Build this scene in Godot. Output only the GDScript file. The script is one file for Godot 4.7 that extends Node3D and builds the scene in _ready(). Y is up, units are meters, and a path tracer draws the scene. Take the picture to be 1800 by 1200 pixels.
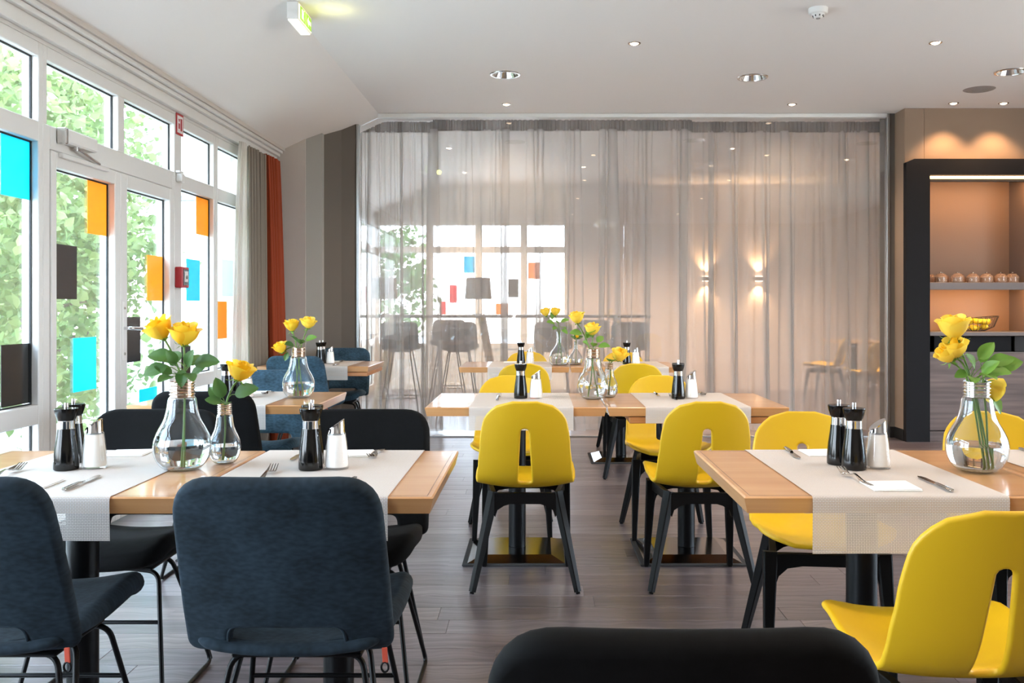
extends Node3D
# A hotel breakfast room: navy and yellow chairs at maple tables, a glazed garden front, a sheer curtain behind glass.
# x runs to the right, y up, and d (= -z) into the room; the camera stands at the origin, 1.2 m up.

const XW := -2.36      # room side of the window front
const HC := 3.0        # flat ceiling
const XC := -1.478     # where the flat ceiling meets the slope
const DG := 8.72       # glass partition
const SKY_E := 18.0
const EXPO := 1.0
const DOWN_E := 1.6
const DOWN_WALL := 1.1
const NEXT_E := 6.0
const LED_E := 0.5
const SHEER_A := 0.48
var M := {}
var used := {}
var rng := RandomNumberGenerator.new()
var mesh_cache := {}

func _ready():
	rng.seed = 7
	# --- camera
	var cam := Camera3D.new()
	cam.name = "camera"
	cam.projection = Camera3D.PROJECTION_FRUSTUM
	cam.keep_aspect = Camera3D.KEEP_HEIGHT
	var near := 0.05
	var f := 1650.0
	cam.set_frustum(1200.0 / f * near, Vector2((900.0 - 945.0) / f * near, -(600.0 - 540.0) / f * near), near, 200.0)
	cam.position = Vector3(0, 1.204, 0)
	add_child(cam)
	cam.current = true
	# --- sky and exposure
	var env := Environment.new()
	env.background_mode = Environment.BG_SKY
	var sm := ProceduralSkyMaterial.new()
	sm.sky_top_color = Color(0.80, 0.90, 1.0)
	sm.sky_horizon_color = Color(0.92, 0.965, 1.0)
	sm.ground_horizon_color = Color(0.80, 0.80, 0.78)
	sm.ground_bottom_color = Color(0.62, 0.62, 0.60)
	sm.sky_energy_multiplier = 1.0
	sm.ground_energy_multiplier = 1.0
	var sky := Sky.new()
	sky.sky_material = sm
	env.sky = sky
	env.background_energy_multiplier = SKY_E
	env.tonemap_mode = Environment.TONE_MAPPER_LINEAR
	env.tonemap_exposure = EXPO
	env.sdfgi_enabled = true
	env.ssao_enabled = true
	env.ssil_enabled = true
	var we := WorldEnvironment.new()
	we.name = "world_environment"
	we.environment = env
	add_child(we)
	materials()
	room()
	windows_left()
	partition()
	floor_boards()
	ceiling_things()
	wall_things()
	buffet()
	side_curtains()
	tables()
	chairs()
	settings()
	vases()
	next_room()
	garden()

# ---------------------------------------------------------------- scene tree
func numbered(called: String) -> String:
	var k: int = used.get(called, 0)
	used[called] = k + 1
	return called if k == 0 else "%s_%03d" % [called, k]

func D(x: float, y: float, d: float) -> Vector3:
	return Vector3(x, y, -d)

func tag(o: Node3D, label: String, category: String, group := "", kind := "") -> Node3D:
	if label: o.set_meta("label", label)
	if category: o.set_meta("category", category)
	if group: o.set_meta("group", group)
	if kind: o.set_meta("kind", kind)
	return o

func thing(called: String, label: String, category: String, at := Vector3.ZERO, turn := 0.0, group := "") -> Node3D:
	var o := Node3D.new()
	o.name = numbered(called)
	add_child(o)
	o.position = at
	o.rotation.y = turn
	tag(o, label, category, group)
	return o

func part(p: Node3D, called: String, m: Mesh, mt: Material, xf := Transform3D(), label := "") -> MeshInstance3D:
	var o := MeshInstance3D.new()
	o.name = called
	o.mesh = m
	o.material_override = mt
	o.transform = xf
	if label: o.set_meta("label", label)
	p.add_child(o, true)
	return o

func solo(called: String, label: String, category: String, m: Mesh, mt: Material, xf := Transform3D(), group := "") -> MeshInstance3D:
	var o := MeshInstance3D.new()
	o.name = numbered(called)
	o.mesh = m
	o.material_override = mt
	o.transform = xf
	add_child(o)
	tag(o, label, category, group)
	return o

func structure(called: String, m: Mesh, mt: Material, label := "") -> MeshInstance3D:
	var o := MeshInstance3D.new()
	o.name = numbered(called)
	o.mesh = m
	o.material_override = mt
	add_child(o)
	tag(o, label, "", "", "structure")
	return o

func structure_root(called: String, label: String, at := Vector3.ZERO) -> Node3D:
	var o := Node3D.new()
	o.name = numbered(called)
	add_child(o)
	o.position = at
	tag(o, label, "", "", "structure")
	return o

func at(x: float, y: float, d: float, turn := 0.0) -> Transform3D:
	return Transform3D(Basis(Vector3.UP, turn), Vector3(x, y, -d))

func copy(o: Node3D, label: String, where: Vector3, turn: float, stem: String) -> Node3D:
	var c: Node3D = o.duplicate()
	c.name = numbered(stem)
	add_child(c)
	c.position = where
	c.rotation = Vector3(0, turn, 0)
	c.set_meta("label", label)
	return c

# ---------------------------------------------------------------- geometry
class Geo:
	var v := PackedVector3Array()
	var n := PackedVector3Array()
	var uv := PackedVector2Array()
	var ix := PackedInt32Array()

	func tri_i(a: int, b: int, c: int, nn: Vector3):
		if (v[b] - v[a]).cross(v[c] - v[a]).dot(nn) > 0.0:
			ix.append_array([a, c, b])
		else:
			ix.append_array([a, b, c])

	func face(pts: Array, nn: Vector3):
		var k := v.size()
		var ax := nn.abs()
		for p in pts:
			v.append(p)
			n.append(nn)
			if ax.y >= ax.x and ax.y >= ax.z: uv.append(Vector2(p.x, p.z))
			elif ax.z >= ax.x: uv.append(Vector2(p.x, -p.y))
			else: uv.append(Vector2(p.z, -p.y))
		for i in range(1, pts.size() - 1):
			tri_i(k, k + i, k + i + 1, nn)

	func convex(pts: Array, mid: Vector3):
		var c := Vector3.ZERO
		for p in pts: c += p
		c /= pts.size()
		var nn := Vector3.ZERO
		for i in pts.size():
			nn += (pts[i] - c).cross(pts[(i + 1) % pts.size()] - c)
		if nn.length() < 1e-14: return
		nn = nn.normalized()
		if nn.dot(c - mid) < 0.0: nn = -nn
		face(pts, nn)

	# a box with chamfered edges, size s, turned by b
	func box(c: Vector3, s: Vector3, bev := 0.003, b := Basis()):
		var h := s * 0.5
		bev = minf(bev, minf(h.x, minf(h.y, h.z)) * 0.9)
		var q := func(x: float, y: float, z: float) -> Vector3: return c + b * Vector3(x, y, z)
		if bev <= 0.0:
			for ax in 3:
				for sg in [-1.0, 1.0]:
					var ps := []
					for w in [[-1, -1], [1, -1], [1, 1], [-1, 1]]:
						var p := Vector3.ZERO
						p[ax] = h[ax] * sg
						p[(ax + 1) % 3] = h[(ax + 1) % 3] * w[0]
						p[(ax + 2) % 3] = h[(ax + 2) % 3] * w[1]
						ps.append(c + b * p)
					convex(ps, c)
			return
		for ax in 3:
			var a1 := (ax + 1) % 3
			var a2 := (ax + 2) % 3
			for sg in [-1.0, 1.0]:
				var ps := []
				for w in [[-1, -1], [1, -1], [1, 1], [-1, 1]]:
					var p := Vector3.ZERO
					p[ax] = h[ax] * sg
					p[a1] = (h[a1] - bev) * w[0]
					p[a2] = (h[a2] - bev) * w[1]
					ps.append(c + b * p)
				convex(ps, c)
				for sh in [-1.0, 1.0]:   # edge between face ax,sg and face a1,sh
					var e := []
					for w in [[0, -1], [0, 1], [1, 1], [1, -1]]:
						var p := Vector3.ZERO
						p[ax] = (h[ax] - (bev if w[0] == 1 else 0.0)) * sg
						p[a1] = (h[a1] - (bev if w[0] == 0 else 0.0)) * sh
						p[a2] = (h[a2] - bev) * w[1]
						e.append(c + b * p)
					convex(e, c)
		for x in [-1.0, 1.0]:
			for y in [-1.0, 1.0]:
				for z in [-1.0, 1.0]:
					convex([q.call(h.x * x, (h.y - bev) * y, (h.z - bev) * z), q.call((h.x - bev) * x, h.y * y, (h.z - bev) * z), q.call((h.x - bev) * x, (h.y - bev) * y, h.z * z)], c)

	# box given by two corners
	func span(a: Vector3, b: Vector3, bev := 0.003):
		box((a + b) * 0.5, (b - a).abs(), bev)

	# rows of points joined to a smooth sheet; wrap joins the last column to the first
	func grid(rows: Array, wrap := false, outward := true, us := 1.0, vs := 1.0):
		var k := v.size()
		var nu: int = rows[0].size()
		var nv := rows.size()
		var acc := PackedVector3Array()
		acc.resize(nu * nv)
		var cols := nu if wrap else nu - 1
		for j in nv - 1:
			for i in cols:
				var i2 := (i + 1) % nu
				var a: Vector3 = rows[j][i]
				var b: Vector3 = rows[j][i2]
				var c: Vector3 = rows[j + 1][i2]
				var d: Vector3 = rows[j + 1][i]
				var nn := (c - a).cross(d - b)
				acc[j * nu + i] += nn
				acc[j * nu + i2] += nn
				acc[(j + 1) * nu + i2] += nn
				acc[(j + 1) * nu + i] += nn
		var turn := 1.0
		if outward:
			var s := 0.0
			for j in nv:
				var mid := Vector3.ZERO
				for p in rows[j]: mid += p
				mid /= nu
				for i in nu: s += acc[j * nu + i].dot(rows[j][i] - mid)
			if s < 0.0: turn = -1.0
		for j in nv:
			for i in nu:
				v.append(rows[j][i])
				n.append((acc[j * nu + i] * turn).normalized())
				uv.append(Vector2(float(i) / cols * us, float(j) / (nv - 1) * vs))
		for j in nv - 1:
			for i in cols:
				var i2 := (i + 1) % nu
				var a := k + j * nu + i
				var b := k + j * nu + i2
				var c := k + (j + 1) * nu + i2
				var d := k + (j + 1) * nu + i
				var nn := n[a] + n[b] + n[c] + n[d]
				tri_i(a, b, c, nn)
				tri_i(a, c, d, nn)

	func disc(ring: Array, nn: Vector3):
		face(ring, nn)

	# round bar along a path
	func tube(path: Array, r, sides := 8, caps := true):
		var rows := []
		var t0: Vector3 = (path[1] - path[0]).normalized()
		var s: Vector3 = t0.cross(Vector3.UP if absf(t0.y) < 0.9 else Vector3.RIGHT).normalized()
		for j in path.size():
			var t: Vector3
			if j == 0: t = t0
			elif j == path.size() - 1: t = (path[j] - path[j - 1]).normalized()
			else: t = ((path[j + 1] - path[j]).normalized() + (path[j] - path[j - 1]).normalized()).normalized()
			s = (s - t * s.dot(t)).normalized()
			var w := t.cross(s)
			var rr: float = r[j] if r is Array else r
			var row := []
			for i in sides:
				var a := TAU * i / sides
				row.append(path[j] + (s * cos(a) + w * sin(a)) * rr)
			rows.append(row)
		grid(rows, true, true, 1.0, 1.0)
		if caps:
			disc(rows[0], -t0)
			disc(rows[-1], (path[-1] - path[-2]).normalized())

	# profile of Vector2(radius, height), turned round the y axis at c; creases where the profile bends sharply
	func lathe(prof: Array, segs := 24, c := Vector3.ZERO, crease := 0.6):
		var runs := [[prof[0]]]
		for i in range(1, prof.size()):
			runs[-1].append(prof[i])
			if i < prof.size() - 1:
				var a: Vector2 = (prof[i] - prof[i - 1]).normalized()
				var b: Vector2 = (prof[i + 1] - prof[i]).normalized()
				if a.dot(b) < 1.0 - crease * 0.5: runs.append([prof[i]])
		var inner: float = 0.0
		for run in runs:
			if run.size() < 2: continue
			var rows := []
			for p in run:
				var row := []
				for i in segs:
					var a := TAU * i / segs
					row.append(c + Vector3(cos(a) * maxf(p.x, 1e-5), p.y, sin(a) * maxf(p.x, 1e-5)))
				rows.append(row)
			# outward = to the left of the direction of travel for a profile that climbs on the outside
			var k := n.size()
			grid(rows, true, false)
			var d: Vector2 = run[1] - run[0]
			var want := Vector3(d.y, -d.x, 0)
			if n[k].dot(want) < 0.0:
				for q in range(k, n.size()): n[q] = -n[q]
				_rewind(k)

	func _rewind(k: int):
		for t in range(0, ix.size(), 3):
			if ix[t] >= k:
				var a := ix[t]
				var b := ix[t + 1]
				var c := ix[t + 2]
				var nn := n[a] + n[b] + n[c]
				if (v[b] - v[a]).cross(v[c] - v[a]).dot(nn) > 0.0:
					ix[t + 1] = c
					ix[t + 2] = b

	# bar of four sides that tapers from p0 to p1; side = direction of its first width
	func bar(p0: Vector3, p1: Vector3, w0: Vector2, w1: Vector2, side: Vector3, bev := 0.15):
		var t := (p1 - p0).normalized()
		var s := (side - t * side.dot(t)).normalized()
		var u := t.cross(s)
		var a := []
		var b := []
		for q in [[-1.0, -1.0 + bev], [-1.0, 1.0 - bev], [-1.0 + bev, 1.0], [1.0 - bev, 1.0], [1.0, 1.0 - bev], [1.0, -1.0 + bev], [1.0 - bev, -1.0], [-1.0 + bev, -1.0]]:
			a.append(p0 + s * q[0] * w0.x * 0.5 + u * q[1] * w0.y * 0.5)
			b.append(p1 + s * q[0] * w1.x * 0.5 + u * q[1] * w1.y * 0.5)
		var mid := (p0 + p1) * 0.5
		for i in 8:
			convex([a[i], a[(i + 1) % 8], b[(i + 1) % 8], b[i]], mid)
		convex(a, mid)
		convex(b, mid)

	# flat outline (any simple polygon) in the plane of ex, ey pushed from z0 to z1 along ez
	func prism(pts: PackedVector2Array, o: Vector3, ex: Vector3, ey: Vector3, ez: Vector3, z0: float, z1: float):
		var tris := Geometry2D.triangulate_polygon(pts)
		for side in 2:
			var k := v.size()
			var nn := ez if side == 1 else -ez
			for p in pts:
				v.append(o + ex * p.x + ey * p.y + ez * (z1 if side == 1 else z0))
				n.append(nn)
				uv.append(p)
			for t in range(0, tris.size(), 3):
				tri_i(k + tris[t], k + tris[t + 1], k + tris[t + 2], nn)
		var area := 0.0
		for i in pts.size():
			area += pts[i].cross(pts[(i + 1) % pts.size()])
		for i in pts.size():
			var p := pts[i]
			var q := pts[(i + 1) % pts.size()]
			var e := (q - p)
			var out := Vector2(e.y, -e.x) * signf(area)
			if out.length() < 1e-9: continue
			out = out.normalized()
			face([o + ex * p.x + ey * p.y + ez * z0, o + ex * q.x + ey * q.y + ez * z0, o + ex * q.x + ey * q.y + ez * z1, o + ex * p.x + ey * p.y + ez * z1], (ex * out.x + ey * out.y).normalized())

	func mesh() -> ArrayMesh:
		var arr := []
		arr.resize(Mesh.ARRAY_MAX)
		arr[Mesh.ARRAY_VERTEX] = v
		arr[Mesh.ARRAY_NORMAL] = n
		arr[Mesh.ARRAY_TEX_UV] = uv
		arr[Mesh.ARRAY_INDEX] = ix
		var m := ArrayMesh.new()
		m.add_surface_from_arrays(Mesh.PRIMITIVE_TRIANGLES, arr)
		return m

func box_mesh(s: Vector3, bev := 0.003, c := Vector3.ZERO) -> ArrayMesh:
	var g := Geo.new()
	g.box(c, s, bev)
	return g.mesh()

func span_mesh(a: Vector3, b: Vector3, bev := 0.003) -> ArrayMesh:
	var g := Geo.new()
	g.span(a, b, bev)
	return g.mesh()

func tube_mesh(path: Array, r, sides := 8) -> ArrayMesh:
	var g := Geo.new()
	g.tube(path, r, sides)
	return g.mesh()

func lathe_mesh(prof: Array, segs := 24) -> ArrayMesh:
	var g := Geo.new()
	g.lathe(prof, segs)
	return g.mesh()

func smooth_path(pts: Array, per := 6) -> Array:
	var c := Curve3D.new()
	for i in pts.size():
		var tan := Vector3.ZERO
		if i > 0 and i < pts.size() - 1: tan = (pts[i + 1] - pts[i - 1]) / 6.0
		c.add_point(pts[i], -tan, tan)
	var out := []
	for i in pts.size() - 1:
		for k in per:
			out.append(c.sample(i, float(k) / per))
	out.append(pts[-1])
	return out

# path with rounded corners of radius r
func bent(pts: Array, r: float, per := 5) -> Array:
	var out := [pts[0]]
	for i in range(1, pts.size() - 1):
		var a: Vector3 = pts[i] + (pts[i - 1] - pts[i]).limit_length(r)
		var b: Vector3 = pts[i] + (pts[i + 1] - pts[i]).limit_length(r)
		for k in per + 1:
			var t := float(k) / per
			out.append(a.lerp(pts[i], t).lerp(pts[i].lerp(b, t), t))
	out.append(pts[-1])
	return out

func rounded(pts: Array, rs: Array, per := 6) -> PackedVector2Array:
	var out := PackedVector2Array()
	var m := pts.size()
	for i in m:
		var p: Vector2 = pts[i]
		var a: Vector2 = p + (pts[(i + m - 1) % m] - p).limit_length(rs[i])
		var b: Vector2 = p + (pts[(i + 1) % m] - p).limit_length(rs[i])
		if rs[i] <= 0.0:
			out.append(p)
			continue
		for k in per + 1:
			var t := float(k) / per
			out.append(a.lerp(p, t).lerp(p.lerp(b, t), t))
	return out

func resample(p: PackedVector2Array, step: float) -> PackedVector2Array:
	var out := PackedVector2Array()
	for i in p.size():
		var a := p[i]
		var b := p[(i + 1) % p.size()]
		var m := maxi(1, roundi(a.distance_to(b) / step))
		for k in m:
			out.append(a.lerp(b, float(k) / m))
	# drop points that crowd
	var o2 := PackedVector2Array([out[0]])
	for i in range(1, out.size()):
		if out[i].distance_to(o2[-1]) > step * 0.35: o2.append(out[i])
	return o2

# A plate of thickness th with rounded rims: a flat outline with holes, bent into space by fmap(Vector2) -> Vector3.
func shell(outline: PackedVector2Array, holes: Array, th: float, rim: float, step: float, fmap: Callable, thfn = null) -> ArrayMesh:
	var K := 100.0
	var g := Geo.new()
	var insets := [0.0, 0.07, 0.25, 0.55, 1.0]
	var pts := PackedVector2Array()
	var faces := []
	var inner := PackedVector2Array()
	var gaps := []
	var top := PackedInt32Array()   # vertex numbers of pts on either side
	var bot := PackedInt32Array()
	var add := func(p: Vector2, inset: float):
		var e := 0.0008
		var c: Vector3 = fmap.call(p)
		var dx: Vector3 = fmap.call(p + Vector2(e, 0)) - fmap.call(p - Vector2(e, 0))
		var dy: Vector3 = fmap.call(p + Vector2(0, e)) - fmap.call(p - Vector2(0, e))
		var nn := dx.cross(dy).normalized()
		var t: float = th if thfn == null else thfn.call(p)
		var o := t * 0.5 * sqrt(maxf(0.0, 1.0 - pow(1.0 - inset, 2.0)))
		pts.append(p)
		top.append(g.v.size())
		g.v.append(c + nn * o)
		g.uv.append(p)
		if inset == 0.0:
			bot.append(top[-1])
		else:
			bot.append(g.v.size())
			g.v.append(c - nn * o)
			g.uv.append(p)
	var loops := [outline]
	loops.append_array(holes)
	var core := []
	for li in loops.size():
		var lp: PackedVector2Array = loops[li]
		var m := lp.size()
		var area := 0.0
		for i in m: area += lp[i].cross(lp[(i + 1) % m])
		var sg := signf(area) * (1.0 if li == 0 else -1.0)
		var first := pts.size()
		for inset in insets:
			var ring := PackedVector2Array()
			for i in m:
				var tan: Vector2 = (lp[(i + 1) % m] - lp[i]).normalized() + (lp[i] - lp[(i + m - 1) % m]).normalized()
				tan = tan.normalized()
				var p: Vector2 = lp[i] + Vector2(-tan.y, tan.x) * sg * rim * inset
				ring.append(p)
				add.call(p, inset)
			if inset == 1.0:
				if li == 0: inner = ring
				else: gaps.append(ring)
				for i in m: core.append(pts.size() - m + i)
		for r in insets.size() - 1:
			for i in m:
				var a := first + r * m + i
				var b := first + r * m + (i + 1) % m
				var c := a + m
				var d := b + m
				for q in [[a, b, d], [a, d, c]]:
					var o: Array = q
					if (pts[q[1]] - pts[q[0]]).cross(pts[q[2]] - pts[q[0]]) < 0.0: o = [q[0], q[2], q[1]]
					faces.append([top[o[0]], top[o[1]], top[o[2]]])
					faces.append([bot[o[0]], bot[o[2]], bot[o[1]]])
	var lo := outline[0]
	var hi := outline[0]
	for p in outline:
		lo = lo.min(p)
		hi = hi.max(p)
	var inner2 := Geometry2D.offset_polygon(scaled(inner, K), -step * 0.5 * K)
	var gaps2 := []
	for h in gaps: gaps2.append_array(Geometry2D.offset_polygon(scaled(h, K), step * 0.5 * K))
	var r2 := RandomNumberGenerator.new()
	r2.seed = 3
	var y := lo.y
	while y < hi.y:
		var x := lo.x
		while x < hi.x:
			var p := Vector2(x, y) + Vector2(r2.randf_range(-1, 1), r2.randf_range(-1, 1)) * step * 0.1
			var ok := false
			for q in inner2:
				if Geometry2D.is_point_in_polygon(p * K, q): ok = true
			for q in gaps2:
				if Geometry2D.is_point_in_polygon(p * K, q): ok = false
			if ok:
				core.append(pts.size())
				add.call(p, 1.0)
			x += step
		y += step
	var cp := PackedVector2Array()
	for i in core: cp.append(pts[i] * K)
	var tr := Geometry2D.triangulate_delaunay(cp)
	for k in range(0, tr.size(), 3):
		var a: int = core[tr[k]]
		var b: int = core[tr[k + 1]]
		var c: int = core[tr[k + 2]]
		var mid := (pts[a] + pts[b] + pts[c]) / 3.0
		if not Geometry2D.is_point_in_polygon(mid, inner): continue
		var bad := false
		for h in gaps:
			if Geometry2D.is_point_in_polygon(mid, h): bad = true
		if bad: continue
		if (pts[b] - pts[a]).cross(pts[c] - pts[a]) < 0.0:
			var s := b
			b = c
			c = s
		faces.append([top[a], top[b], top[c]])
		faces.append([bot[a], bot[c], bot[b]])
	var acc := PackedVector3Array()
	acc.resize(g.v.size())
	for fc in faces:
		var nn := (g.v[fc[1]] - g.v[fc[0]]).cross(g.v[fc[2]] - g.v[fc[0]])
		for q in 3: acc[fc[q]] += nn
	for i in acc.size(): g.n.append(acc[i].normalized() if acc[i].length() > 0.0 else Vector3.UP)
	for fc in faces:
		g.ix.append_array([fc[0], fc[2], fc[1]])
	return g.mesh()

func scaled(p: PackedVector2Array, k: float) -> PackedVector2Array:
	var o := PackedVector2Array()
	for q in p: o.append(q * k)
	return o

# ---------------------------------------------------------------- materials
func rgb(r: float, g: float, b: float) -> Color:
	return Color(r / 255.0, g / 255.0, b / 255.0)

func mat(called: String, c: Color, rough := 0.6, metal := 0.0, spec := 0.5) -> StandardMaterial3D:
	var m := StandardMaterial3D.new()
	m.resource_name = called
	m.albedo_color = c
	m.roughness = rough
	m.metallic = metal
	m.metallic_specular = spec
	M[called] = m
	return m

func paint(w: int, h: int, fn: Callable, alpha := false) -> ImageTexture:
	var ch := 4 if alpha else 3
	var b := PackedByteArray()
	b.resize(w * h * ch)
	var k := 0
	for y in h:
		for x in w:
			var c: Color = fn.call(x, y)
			b[k] = clampi(int(c.r * 255.0), 0, 255)
			b[k + 1] = clampi(int(c.g * 255.0), 0, 255)
			b[k + 2] = clampi(int(c.b * 255.0), 0, 255)
			if alpha: b[k + 3] = clampi(int(c.a * 255.0), 0, 255)
			k += ch
	return ImageTexture.create_from_image(Image.create_from_data(w, h, false, Image.FORMAT_RGBA8 if alpha else Image.FORMAT_RGB8, b))

func noise(s: int, freq: float, oct := 4) -> FastNoiseLite:
	var n := FastNoiseLite.new()
	n.seed = s
	n.noise_type = FastNoiseLite.TYPE_SIMPLEX_SMOOTH
	n.frequency = freq
	n.fractal_octaves = oct
	return n

func materials():
	mat("wall_white", rgb(204, 196, 188), 0.85)
	mat("wall_taupe", rgb(146, 137, 128), 0.85)
	mat("wall_grey", rgb(163, 160, 153), 0.85)
	mat("wall_brown", rgb(150, 126, 106), 0.85)
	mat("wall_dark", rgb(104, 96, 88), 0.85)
	mat("ceiling_white", rgb(236, 231, 226), 0.9)
	mat("frame_white", rgb(226, 224, 220), 0.35)
	mat("gasket", rgb(28, 30, 32), 0.6)
	mat("seam_dark", rgb(92, 88, 82), 0.7)
	mat("yellow", rgb(218, 174, 20), 0.45)
	mat("black_wood", rgb(15, 14, 14), 0.45, 0.0, 0.25)
	mat("black_metal", rgb(11, 11, 12), 0.36, 0.0, 0.3)
	mat("black_gloss", rgb(7, 7, 7), 0.12)
	mat("black_cap", rgb(10, 9, 8), 0.2, 0.0, 0.35)
	mat("chrome", rgb(226, 226, 228), 0.08, 1.0)
	mat("steel", rgb(205, 203, 200), 0.22, 1.0)
	mat("mirror_steel", rgb(118, 118, 120), 0.16, 1.0)
	mat("cutlery", rgb(196, 192, 188), 0.16, 1.0)
	mat("copper_thread", rgb(214, 196, 184), 0.14, 1.0)
	mat("alu", rgb(190, 194, 196), 0.3, 1.0)
	mat("paper", rgb(250, 249, 247), 0.9)
	mat("sugar", rgb(246, 242, 236), 0.9)
	mat("red_paint", rgb(176, 32, 40), 0.4)
	mat("sign_white", rgb(238, 232, 230), 0.5)
	mat("plastic_white", rgb(232, 230, 226), 0.4)
	mat("orange_tag", rgb(178, 66, 42), 0.8)
	mat("wall_pink", rgb(206, 194, 190), 0.85)
	mat("cabinet_dark", rgb(34, 33, 34), 0.6, 0.0, 0.2)
	mat("niche_back", rgb(148, 122, 104), 0.7)
	mat("shelf_brown", rgb(112, 98, 92), 0.5)
	mat("recess_dark", rgb(44, 40, 40), 0.7)
	mat("wire_dark", rgb(36, 28, 24), 0.5)
	mat("lemon", rgb(238, 200, 40), 0.5)
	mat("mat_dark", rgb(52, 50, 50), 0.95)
	mat("grille", rgb(150, 142, 136), 0.7)
	mat("pale_wood", rgb(206, 176, 144), 0.5)
	mat("grey_top", rgb(112, 112, 116), 0.4)
	mat("grey_shade", rgb(126, 124, 124), 0.9)
	mat("stool_grey", rgb(66, 76, 86), 0.8)
	mat("stone_pale", rgb(222, 220, 215), 0.9)
	mat("bark", rgb(112, 98, 84), 0.9)
	mat("render_white", rgb(240, 240, 238), 0.9)
	mat("roof_grey", rgb(150, 154, 158), 0.8)
	mat("film_orange", rgb(250, 166, 44), 0.3)
	mat("film_cyan", rgb(20, 200, 228), 0.3)
	mat("film_black", rgb(36, 36, 36), 0.22)
	mat("film_red", rgb(214, 92, 104), 0.3)
	mat("film_frost", rgb(226, 228, 230), 0.5)
	for k in ["film_orange", "film_cyan", "film_red", "film_frost"]:
		M[k].backlight_enabled = true
		M[k].backlight = M[k].albedo_color
	# light fittings
	var e := mat("lamp_warm", rgb(255, 236, 214), 0.5)
	e.emission_enabled = true
	e.emission = rgb(255, 226, 190)
	e.emission_energy_multiplier = 9.0
	e = mat("led_warm", rgb(255, 226, 190), 0.5)
	e.emission_enabled = true
	e.emission = rgb(255, 206, 150)
	e.emission_energy_multiplier = 6.0
	e = mat("sign_green", rgb(150, 196, 60), 0.5)
	e.emission_enabled = true
	e.emission = rgb(150, 200, 60)
	e.emission_energy_multiplier = 0.5
	e = mat("sign_lit", rgb(246, 246, 236), 0.5)
	e.emission_enabled = true
	e.emission = rgb(250, 250, 236)
	e.emission_energy_multiplier = 0.5
	# glass
	var g := mat("glass", Color(1, 1, 1, 0.03), 0.02)
	g.transparency = BaseMaterial3D.TRANSPARENCY_ALPHA
	g = mat("pourer_glass", Color(0.97, 0.99, 1.0, 0.05), 0.0)
	g.transparency = BaseMaterial3D.TRANSPARENCY_ALPHA
	g = mat("vase_glass", Color(0.97, 0.99, 1.0, 0.0), 0.0)
	g.refraction_enabled = true
	g.refraction_scale = 0.05
	g = mat("jar_glass", Color(0.80, 0.64, 0.52, 0.45), 0.05)
	g.transparency = BaseMaterial3D.TRANSPARENCY_ALPHA
	g = mat("water", Color(1, 1, 1, 0.0), 0.0)
	g.refraction_enabled = true
	g.refraction_scale = 0.033
	# cloth
	var fleck := noise(5, 0.035, 4)
	var fleck2 := noise(9, 0.16, 2)
	var velvet := paint(512, 512, func(x, y):
		var t: float = 0.82 + 0.20 * fleck.get_noise_2d(x * 0.35, y * 0.5) + 0.16 * fleck2.get_noise_2d(x * 0.45, y * 1.0)
		return Color(t, t, t))
	for q in [["navy_velvet", rgb(38, 51, 61), 0.35], ["black_velvet", rgb(9, 9, 10), 0.06], ["blue_velvet", rgb(66, 94, 112), 0.5]]:
		var m := mat(q[0], q[1], 0.85, 0.0, 0.3)
		m.albedo_texture = velvet
		m.uv1_offset = Vector3(0.5, 0.5, 0)
		m.rim_enabled = true
		m.rim = q[2]
		m.rim_tint = 0.7
	for q in [["drape_taupe", rgb(132, 122, 110)], ["drape_orange", rgb(146, 58, 24)]]:
		var m := mat(q[0], q[1], 0.9)
		m.backlight_enabled = true
		m.backlight = Color(q[1] * 0.5, 1.0)
	var sc := mat("drape_pale", Color(rgb(226, 220, 214), 0.86), 0.9)
	sc.transparency = BaseMaterial3D.TRANSPARENCY_ALPHA
	sc.backlight_enabled = true
	sc.backlight = rgb(210, 204, 198)
	var sh := mat("sheer", Color(rgb(164, 158, 155), SHEER_A), 0.9)
	sh.transparency = BaseMaterial3D.TRANSPARENCY_ALPHA
	sh.backlight_enabled = true
	sh.backlight = rgb(170, 165, 162)
	sh = mat("sheer_head", Color(rgb(108, 100, 94), 0.8), 0.9)
	sh.transparency = BaseMaterial3D.TRANSPARENCY_ALPHA
	# maple with a lacquer coat
	var g1 := noise(21, 0.012, 3)
	var g2 := noise(22, 0.06, 2)
	var maple := paint(512, 512, func(x, y):
		var s: float = g1.get_noise_2d(x * 0.12, y * 1.6) * 0.5 + g2.get_noise_2d(x * 0.05, y * 2.2) * 0.35 + g1.get_noise_2d(x * 0.6, y * 0.4) * 0.3
		return rgb(212, 162, 110).lerp(rgb(190, 132, 80), clampf(0.42 + s * 0.8, 0, 1)))
	var w := mat("maple", Color.WHITE, 0.34)
	w.albedo_texture = maple
	w.uv1_offset = Vector3(0.5, 0.5, 0)
	w.clearcoat_enabled = true
	w.clearcoat = 0.7
	w.clearcoat_roughness = 0.1
	w = mat("maple_edge", rgb(226, 206, 190), 0.4)
	w.albedo_texture = maple
	w.uv1_offset = Vector3(0.3, 0.9, 0)
	# brown cabinet wood
	var dark_oak := paint(512, 256, func(x, y):
		var s: float = g1.get_noise_2d(x * 0.10 + 400, y * 1.5) * 0.6 + g2.get_noise_2d(x * 0.04, y * 1.6 + 90) * 0.45
		return rgb(120, 98, 90).lerp(rgb(82, 66, 60), clampf(0.45 + s, 0, 1)))
	w = mat("cabinet_oak", Color.WHITE, 0.5)
	w.albedo_texture = dark_oak
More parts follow.
